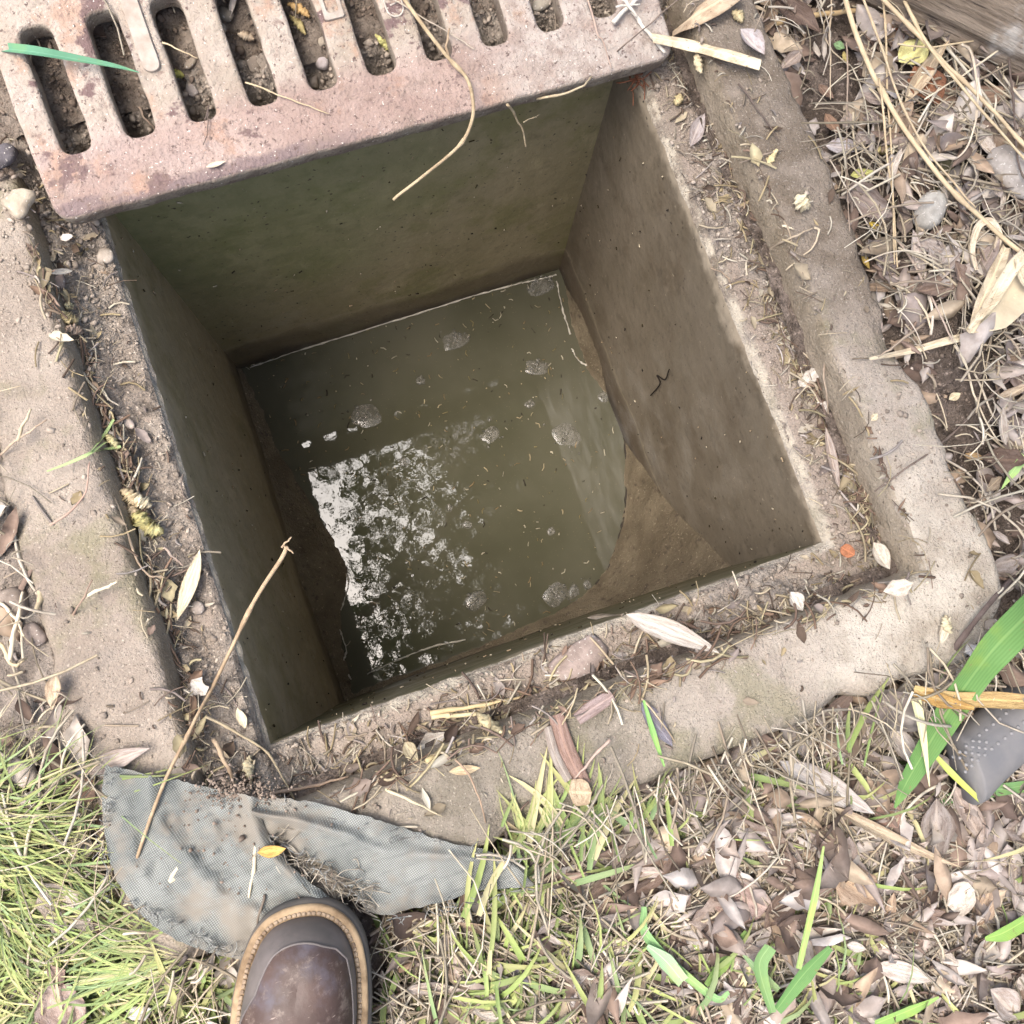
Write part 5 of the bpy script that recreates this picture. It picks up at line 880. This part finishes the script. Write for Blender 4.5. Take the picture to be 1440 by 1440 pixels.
while tries < 92000:
    tries += 1; x, y = rand_spot(); l, s, g, px, py = region(x, y)
    if l + s + g == 0 or in_cloth(x, y): continue
    gz = look(GHT, x, y); r = random.random()
    if r < l * .34:
        L = random.choice([.014, .019, .025, .033, .043, .058]) * random.uniform(.8, 1.2); V, Fq = random.choice(HV); top = random.random()
        R_ = rotz(random.uniform(0, 6.28)) @ roty(random.gauss(0, .28)) @ rotx(random.gauss(0, .35)); 
        if random.random() < .3: V = V * [1, 1, -1]
        q = (V * L) @ R_.T; q[:, 2] -= np.quantile(q[:, 2], .2); c = PAL[random.randrange(12)] * random.uniform(.7, 1.15)
        if covered(px, py): continue
        if top > .80 and -20 < px < 1460 and -20 < py < 1460 and len(bigl) < 230 and L > .022: bigl.append((x, y, gz + .006 + .016 * top, L, R_, c, px, py))
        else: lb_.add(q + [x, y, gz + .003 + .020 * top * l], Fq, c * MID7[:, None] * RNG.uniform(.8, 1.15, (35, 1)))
    elif r < (l * .34 + s * .40):
        L = random.choice([.010, .016, .024, .035, .055, .09]) * random.uniform(.7, 1.3); a = random.uniform(0, 6.28); e = random.gauss(0, .05); b_ = random.gauss(0, .42); rr = random.choice([.0005, .0007, .0009, .0013])
        t = np.linspace(-.5, .5, 5); pp = np.stack([t * L * math.cos(e), b_ * L * (t * t - .1), t * L * math.sin(e) + .004 * (1 - 4 * t * t)], -1) @ rotz(a).T
        zz_ = np.array([look(GHT, x + q[0], y + q[1]) for q in pp[[0, 2, 4]]]).max(); 
        if any(on_slab(x + q[0], y + q[1]) for q in pp[[0, 4]]): zz_ = max(zz_, SLAB + .002)
        pp = pp + [x, y, zz_ + random.uniform(.003, .020)]; c = SPAL[random.randrange(8)] * random.uniform(.42, 1.0)
        if random.random() > .90 and L > .04 and -20 < px < 1460 and -20 < py < 1460 and len(bigs) < 130: bigs.append((pp, rr * 1.2, c, px, py))
        else: V, Fq = tube(pp, rr, 4, False); sb_.add(V, Fq, c)
    if random.random() < g * (.055 if px < 560 else .075):
        far_ = px < 260; a0 = random.gauss(-.35, .5) if far_ else random.gauss(-.5, 1.4); base = random.uniform(.75, 1.25)
        for _ in range(16 if far_ else 9):
            L = random.uniform(.035, .105) if far_ else random.choice([.025, .04, .055, .075]) * random.uniform(.8, 1.3); a = a0 + random.gauss(0, .38 if far_ else .6); h = L * random.uniform(.15, .5); d = np.array([math.cos(a), math.sin(a), 0]); n2 = np.array([-d[1], d[0], 0]) * random.gauss(0, .16) * L
            t = np.linspace(0, 1, 6)[:, None]; pp = np.array([x + random.gauss(0, .009), y + random.gauss(0, .009), gz]) + d * L * t * .9 + n2 * t * t + np.array([0, 0, 1]) * (h * np.sin(t * 2.6) * .75 + .004)
            if in_cloth(pp[-1][0], pp[-1][1]) and random.random() < .9: continue
            if on_slab(pp[-1][0], pp[-1][1]): pp[:, 2] = np.maximum(pp[:, 2], SLAB + .003)
            V, Fq = blade_arr(pp, (random.choice([.0012, .0016, .0022]) if far_ else random.choice([.0016, .0024, .0034, .0046, .006])) * np.array([.8, 1, 1, .85, .55, .08]), .25); c = (GPAL[random.randrange(8)] * .82 + np.array((.05, .045, .03))) * base * random.uniform(.85, 1.2)
            tt = np.repeat(np.linspace(0, 1, 6), 3)[:, None]; gb_.add(V, Fq, c * (1 - tt ** 2 * .4) + np.array((.46, .40, .18)) * tt ** 2 * .4)
tag(lb_.build('leaf_litter', LITTER), 'carpet of small dead leaves and leaf scraps around the rim', 'leaf litter', kind='stuff')
tag(sb_.build('straw_litter', LITTER), 'loose scattering of thin straws and stems', 'straw litter', kind='stuff')
tag(gb_.build('grass', GRASS), 'trampled green and yellow grass around the boot', 'grass', kind='stuff')
USED = set()
def once(head, px, py):
    for k in range(4):
        t = head + ' ' + where(px, py, k)
        if t not in USED: break
    USED.add(t); return t
def where(px, py, rank=0):
    d = [(px - a) ** 2 + (py - b) ** 2 for a, b, _ in LAND]; i = int(np.argsort(d)[rank]); a, b, t = LAND[i]; r = math.sqrt(d[i]); dy = py - b
    w_ = ('just above' if r < 45 else 'well above') if dy < -.6 * r else (('just below' if r < 45 else 'well below') if dy > .6 * r else ('touching' if r < 22 else 'beside' if r < 55 else 'some way from')); return w_ + ' ' + t
def hue_word(c):
    l = sum(c) / 3; return 'pale grey' if l > .40 else 'light brown' if l > .31 else 'mid brown' if l > .25 else 'brown' if l > .19 else 'dark brown'
SHP = ['narrow', 'slim flat', 'curled', 'broad', 'rolled', 'slender', 'folded', 'crumpled']
LM = [midattr(mk('dead_leaf', V, Fq, LEAF), 9, 5) for V, Fq in [leaf_arr(1, w_, curl=c_, fold=f_, twist=tw_, ripple=r_, nu=9, nv=5, seed=s_ + 30, skew=random.uniform(.38, .55), tip=random.choice([.6, .9, 1.1])) for s_, (w_, c_, f_, tw_, r_) in enumerate([(.26, .4, .4, 0, .15), (.2, .3, .6, .5, .1), (.38, .8, .5, .3, .3), (.5, .5, .3, 0, .35), (.24, 1.0, .7, .8, .2), (.32, .2, .2, .2, .2), (.42, .6, .6, .2, .3), (.55, .9, .4, .2, .45)])]]
for (x, y, z_, L, R_, c, px, py) in bigl:
    k = random.randrange(8); o = link('dead_leaf', LM[k]); o.matrix_world = Matrix([[*(R_[i] * L), (x, y, z_)[i]] for i in range(3)] + [[0, 0, 0, 1]]); o.color = (*c, 1)
    tag(o, once(f"{'tiny' if L < .033 else 'small' if L < .048 else 'large'} {hue_word(c)} {SHP[k]} leaf", px, py), 'leaf', 'dead leaves lying in the litter')
for (pp, r, c, px, py) in bigs:
    m0 = pp.mean(0); V, Fq = tube(spline(pp - m0, 3), r, 5); o = link('straw_stalk', mk('straw_stalk', V, Fq, STRAW)); o.location = m0; o.color = (*c, 1); ln = np.linalg.norm(pp[-1] - pp[0])
    tag(o, once(f"{'short' if ln < .055 else 'long' if ln < .09 else 'very long'} {'stout' if r > .0010 else 'thin'} {hue_word(c * .75)} straw", px, py), 'straw', 'loose straws lying in the litter')
# bits lying on the concrete: fine fibres and leaf flakes in the groove and on the slab
db = Batch()
for _ in range(3300):
    side = random.choice([0, 0, 1, 1, 3, 2]); t = random.uniform(-1, 1); u = random.choice([random.gauss(.050, .007), random.gauss(.046, .010), random.uniform(.004, .055), random.uniform(.06, .13)])
    if u < .003 or u > .13: continue
    e = A + u; x, y = [(t * e, -e * (1 if u < .06 else 1.02)), (e, t * e), (t * e, e), (-e, t * e)][side]
    if y > .2 and abs(x) < .3: continue
    z_ = look(GSF, x, y); c = np.array(random.choice([SPAL[random.randrange(8)], SPAL[random.randrange(8)], PAL[random.randrange(12)], (.17, .125, .095), (.44, .36, .22)])); 
    if u > .06 and random.random() < .80: continue
    c = c * random.uniform(.45, .95)
    if random.random() < .84:
        L = random.choice([.004, .006, .010, .016, .026]) * random.uniform(.7, 1.3); a = random.uniform(0, 6.28); t3 = np.linspace(-.5, .5, 4); pp = np.stack([t3 * L, random.gauss(0, .3) * L * t3 * t3, .002 * (1 - 4 * t3 * t3)], -1) @ rotz(a).T + [x, y, z_ + .002]
        V, Fq = tube(pp, random.choice([.0004, .0005, .0008, .0011]), 4, False); db.add(V, Fq, c)
    else:
        V, Fq = random.choice(HV); L = random.choice([.006, .010, .016, .022]); q = (V * L) @ (rotz(random.uniform(0, 6.28)) @ roty(random.gauss(0, .25)) @ rotx(random.gauss(0, .3))).T; q[:, 2] -= q[:, 2].min(); db.add(q + [x, y, z_ + .0005], Fq, c)
for (qa, qb, wd, n_) in [((505, 1088), (760, 985), 15, 330), ((760, 985), (1010, 890), 20, 420), ((1010, 890), (1265, 812), 9, 160), ((1186, 640), (1243, 790), 12, 230), ((1076, 420), (1186, 640), 9, 150), ((180, 640), (215, 760), 11, 130), ((75, 380), (180, 640), 9, 130), ((1020, 230), (1095, 420), 8, 90), ((215, 760), (300, 1080), 12, 130)]:
    for _ in range(int(n_ * .55)):
        t = random.random(); px = qa[0] + (qb[0] - qa[0]) * t + random.gauss(0, wd) * .5; py = qa[1] + (qb[1] - qa[1]) * t + random.gauss(0, wd); p = P(px, py, .008)
        if max(abs(p[0]), abs(p[1])) < A + .006: continue
        z_ = look(GSF, p[0], p[1]) + abs(random.gauss(0, .003)); al = math.atan2(*(P(*qb, 0) - P(*qa, 0))[[1, 0]]) + random.gauss(0, .7); c = np.array(random.choice([SPAL[random.randrange(8)], PAL[random.randrange(12)], (.46, .39, .26), (.24, .17, .13), (.50, .44, .28), (.26, .18, .13)])) * random.uniform(.45, 1.0)
        if random.random() < .72:
            L = random.choice([.008, .014, .020, .032, .045]) * random.uniform(.7, 1.2); t3 = np.linspace(-.5, .5, 5); pp = np.stack([t3 * L, random.gauss(0, .45) * L * t3 * t3, random.gauss(0, .10) * L * t3 + .003 * (1 - 4 * t3 * t3)], -1) @ rotz(al).T + [p[0], p[1], z_ + .002]; V, Fq = tube(pp, random.choice([.0004, .0006, .0009, .0013]), 4, False); db.add(V, Fq, c)
        else:
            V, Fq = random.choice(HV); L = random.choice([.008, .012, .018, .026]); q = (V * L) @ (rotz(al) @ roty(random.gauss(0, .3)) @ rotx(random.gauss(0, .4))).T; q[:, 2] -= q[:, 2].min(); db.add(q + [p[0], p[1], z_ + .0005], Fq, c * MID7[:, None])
tag(db.build('rim_debris', LITTER), 'plant fibres and leaf flakes caught on the concrete rim', 'debris', kind='stuff')
cb = Batch()
for _ in range(11000):
    x, y = rand_spot(); r_ = random.random()
    if r_ < .45:
        side = random.randrange(4); e = A + random.uniform(.006, .13 if random.random() < .3 else .058); t = random.uniform(-1, 1) * e; x, y = [(t, -e), (e, t), (t, e), (-e, t)][side]
    elif r_ < .6: p = P(random.uniform(0, 900), random.uniform(-20, 200), .04); x, y = p[0], p[1]
    elif r_ < .68: p = P(random.uniform(0, 150), random.uniform(230, 480), .04); x, y = p[0], p[1]
    elif r_ < .74: p = P(random.uniform(1230, 1440), random.uniform(440, 850), .04); x, y = p[0], p[1]
    if abs(x) < A + .004 and abs(y) < A + .004: continue
    z_ = look(GSF, x, y); s = min(abs(random.gauss(0, .0012)) + .0005, .0045) * (1.5 if y > .25 else 1); V = JV * s * RNG.uniform(.45, 1.4, (len(JV), 1)) * [1, random.uniform(.5, 1), .6]; on = on_slab(x, y) and max(abs(x), abs(y)) > REB and y < .3; c = (np.array((.36, .31, .26)) if on or max(abs(x), abs(y)) < REB else np.array((.20, .16, .13))) * random.uniform(.6, 1.35)
    if on and random.random() < .6: continue
    cb.add(V @ rotz(random.uniform(0, 6)).T + [x, y, z_ + s * .3], JF, c)
for _ in range(700):
    px, py = (random.gauss(335, 28), random.gauss(1114, 14)) if random.random() < .75 else (random.gauss(330, 70), random.gauss(1180, 50)); p = P(px, py, .068); s_ = abs(random.gauss(0, .0007)) + .0003; cb.add((JV * s_ * RNG.uniform(.45, 1.4, (len(JV), 1))) + p, JF, np.array((.24, .195, .16)) * random.uniform(.6, 1.3))
tag(cb.build('soil_crumbs', CRUMB, smooth=False), 'crumbs of soil and grit scattered on soil and concrete', 'soil crumbs', kind='stuff')

# ------------------------------------------------------------------ the tree overhead (seen mirrored in the water)
tree = tag(empty('willow_tree', (1.9, 1.5, 0)), 'leafy willow tree arching over the pit and mirrored in its water', 'tree'); T0 = np.array([1.9, 1.5, 0])
BARK = m_plain('tree_bark', (.11, .085, .065), .95, .1, .6, 12)
V, Fq = tube(spline([(0, 0, -.3), (.05, -.05, 1.2), (-.1, -.15, 2.6), (-.3, -.3, 4.0), (-.4, -.4, 5.4)], 6), np.linspace(.22, .07, 25), 14); link('trunk', mk('trunk', V, Fq, BARK), tree)
tips = []
for k in range(26):
    a = random.uniform(0, 6.28) if k > 12 else random.uniform(3.3, 4.6); s0 = random.uniform(1.9, 4.4); L = random.uniform(1.4, 3.4); p0 = np.array([-.1 - .1 * (s0 - 2), -.15 - .1 * (s0 - 2), s0]); d = np.array([math.cos(a), math.sin(a), 0])
    pts = [p0, p0 + d * L * .4 + [0, 0, .5], p0 + d * L * .75 + [0, 0, .8], p0 + d * L + [0, 0, .7]]; sp = spline(pts, 5); V, Fq = tube(sp, np.linspace(.045, .008, len(sp)), 6); link('limb', mk('limb', V, Fq, BARK), tree); tips += list(sp[4:])
lf = []; tips = np.array(tips)
def canopy_ok(p):
    q = p + T0 - CAM; ang = np.array([(q @ RC[:, 0]) / q[2], (q @ RC[:, 1]) / q[2]])      # direction of this leaf as seen from the pit
    return ang
cl = []
for _ in range(1500):
    c = tips[random.randrange(len(tips))] + RNG.normal(0, .32, 3); cl.append(c)
# extra boughs over the mouth so that the water mirrors leaves with the sky breaking through on one side
for _ in range(560):
    p = np.array([random.uniform(-.55, 2.0), random.uniform(-2.0, 1.6), random.uniform(3.0, 4.6)]); cl.append(p - T0)
for c in cl:
    q = c + T0
    if q[2] < 1.9: continue
    d = (q[0] + .10) * -.94 + (q[1] + .26) * .336
    # open sky on the path side
    if random.random() < .76 * float(sst(.035, .16, d / (q[2] + 2) + .075 * float(vn(q[0] * 4.5, q[1] * 4.5, q[2] * .5, 4)))) * float(sst(.25, .13, ((q[0] + .10) * .32 + (q[1] + .26) * .93) / (q[2] + 2) + .05 * float(vn(q[0] * 4, q[1] * 4, 3, 6)))): continue
    for _ in range(20): lf.append((c + RNG.normal(0, .10, 3)))
lf = np.array(lf); n = len(lf); A1 = RNG.normal(0, 1, (n, 3)); A1 /= np.linalg.norm(A1, axis=1)[:, None]; A2 = np.cross(A1, RNG.normal(0, 1, (n, 3))); A2 /= np.linalg.norm(A2, axis=1)[:, None]; L = RNG.uniform(.030, .07, n)[:, None]
V = np.stack([lf - A1 * L, lf + A2 * L * .32, lf + A1 * L, lf - A2 * L * .32], 1).reshape(-1, 3); Fq = np.arange(4 * n).reshape(n, 4)
ccol = np.repeat(np.array([(.055, .095, .03)]) * RNG.uniform(.6, 1.5, (n, 1)), 4, 0); link('crown', mk('crown', V, Fq, m_leafgreen(), False, ccol), tree)
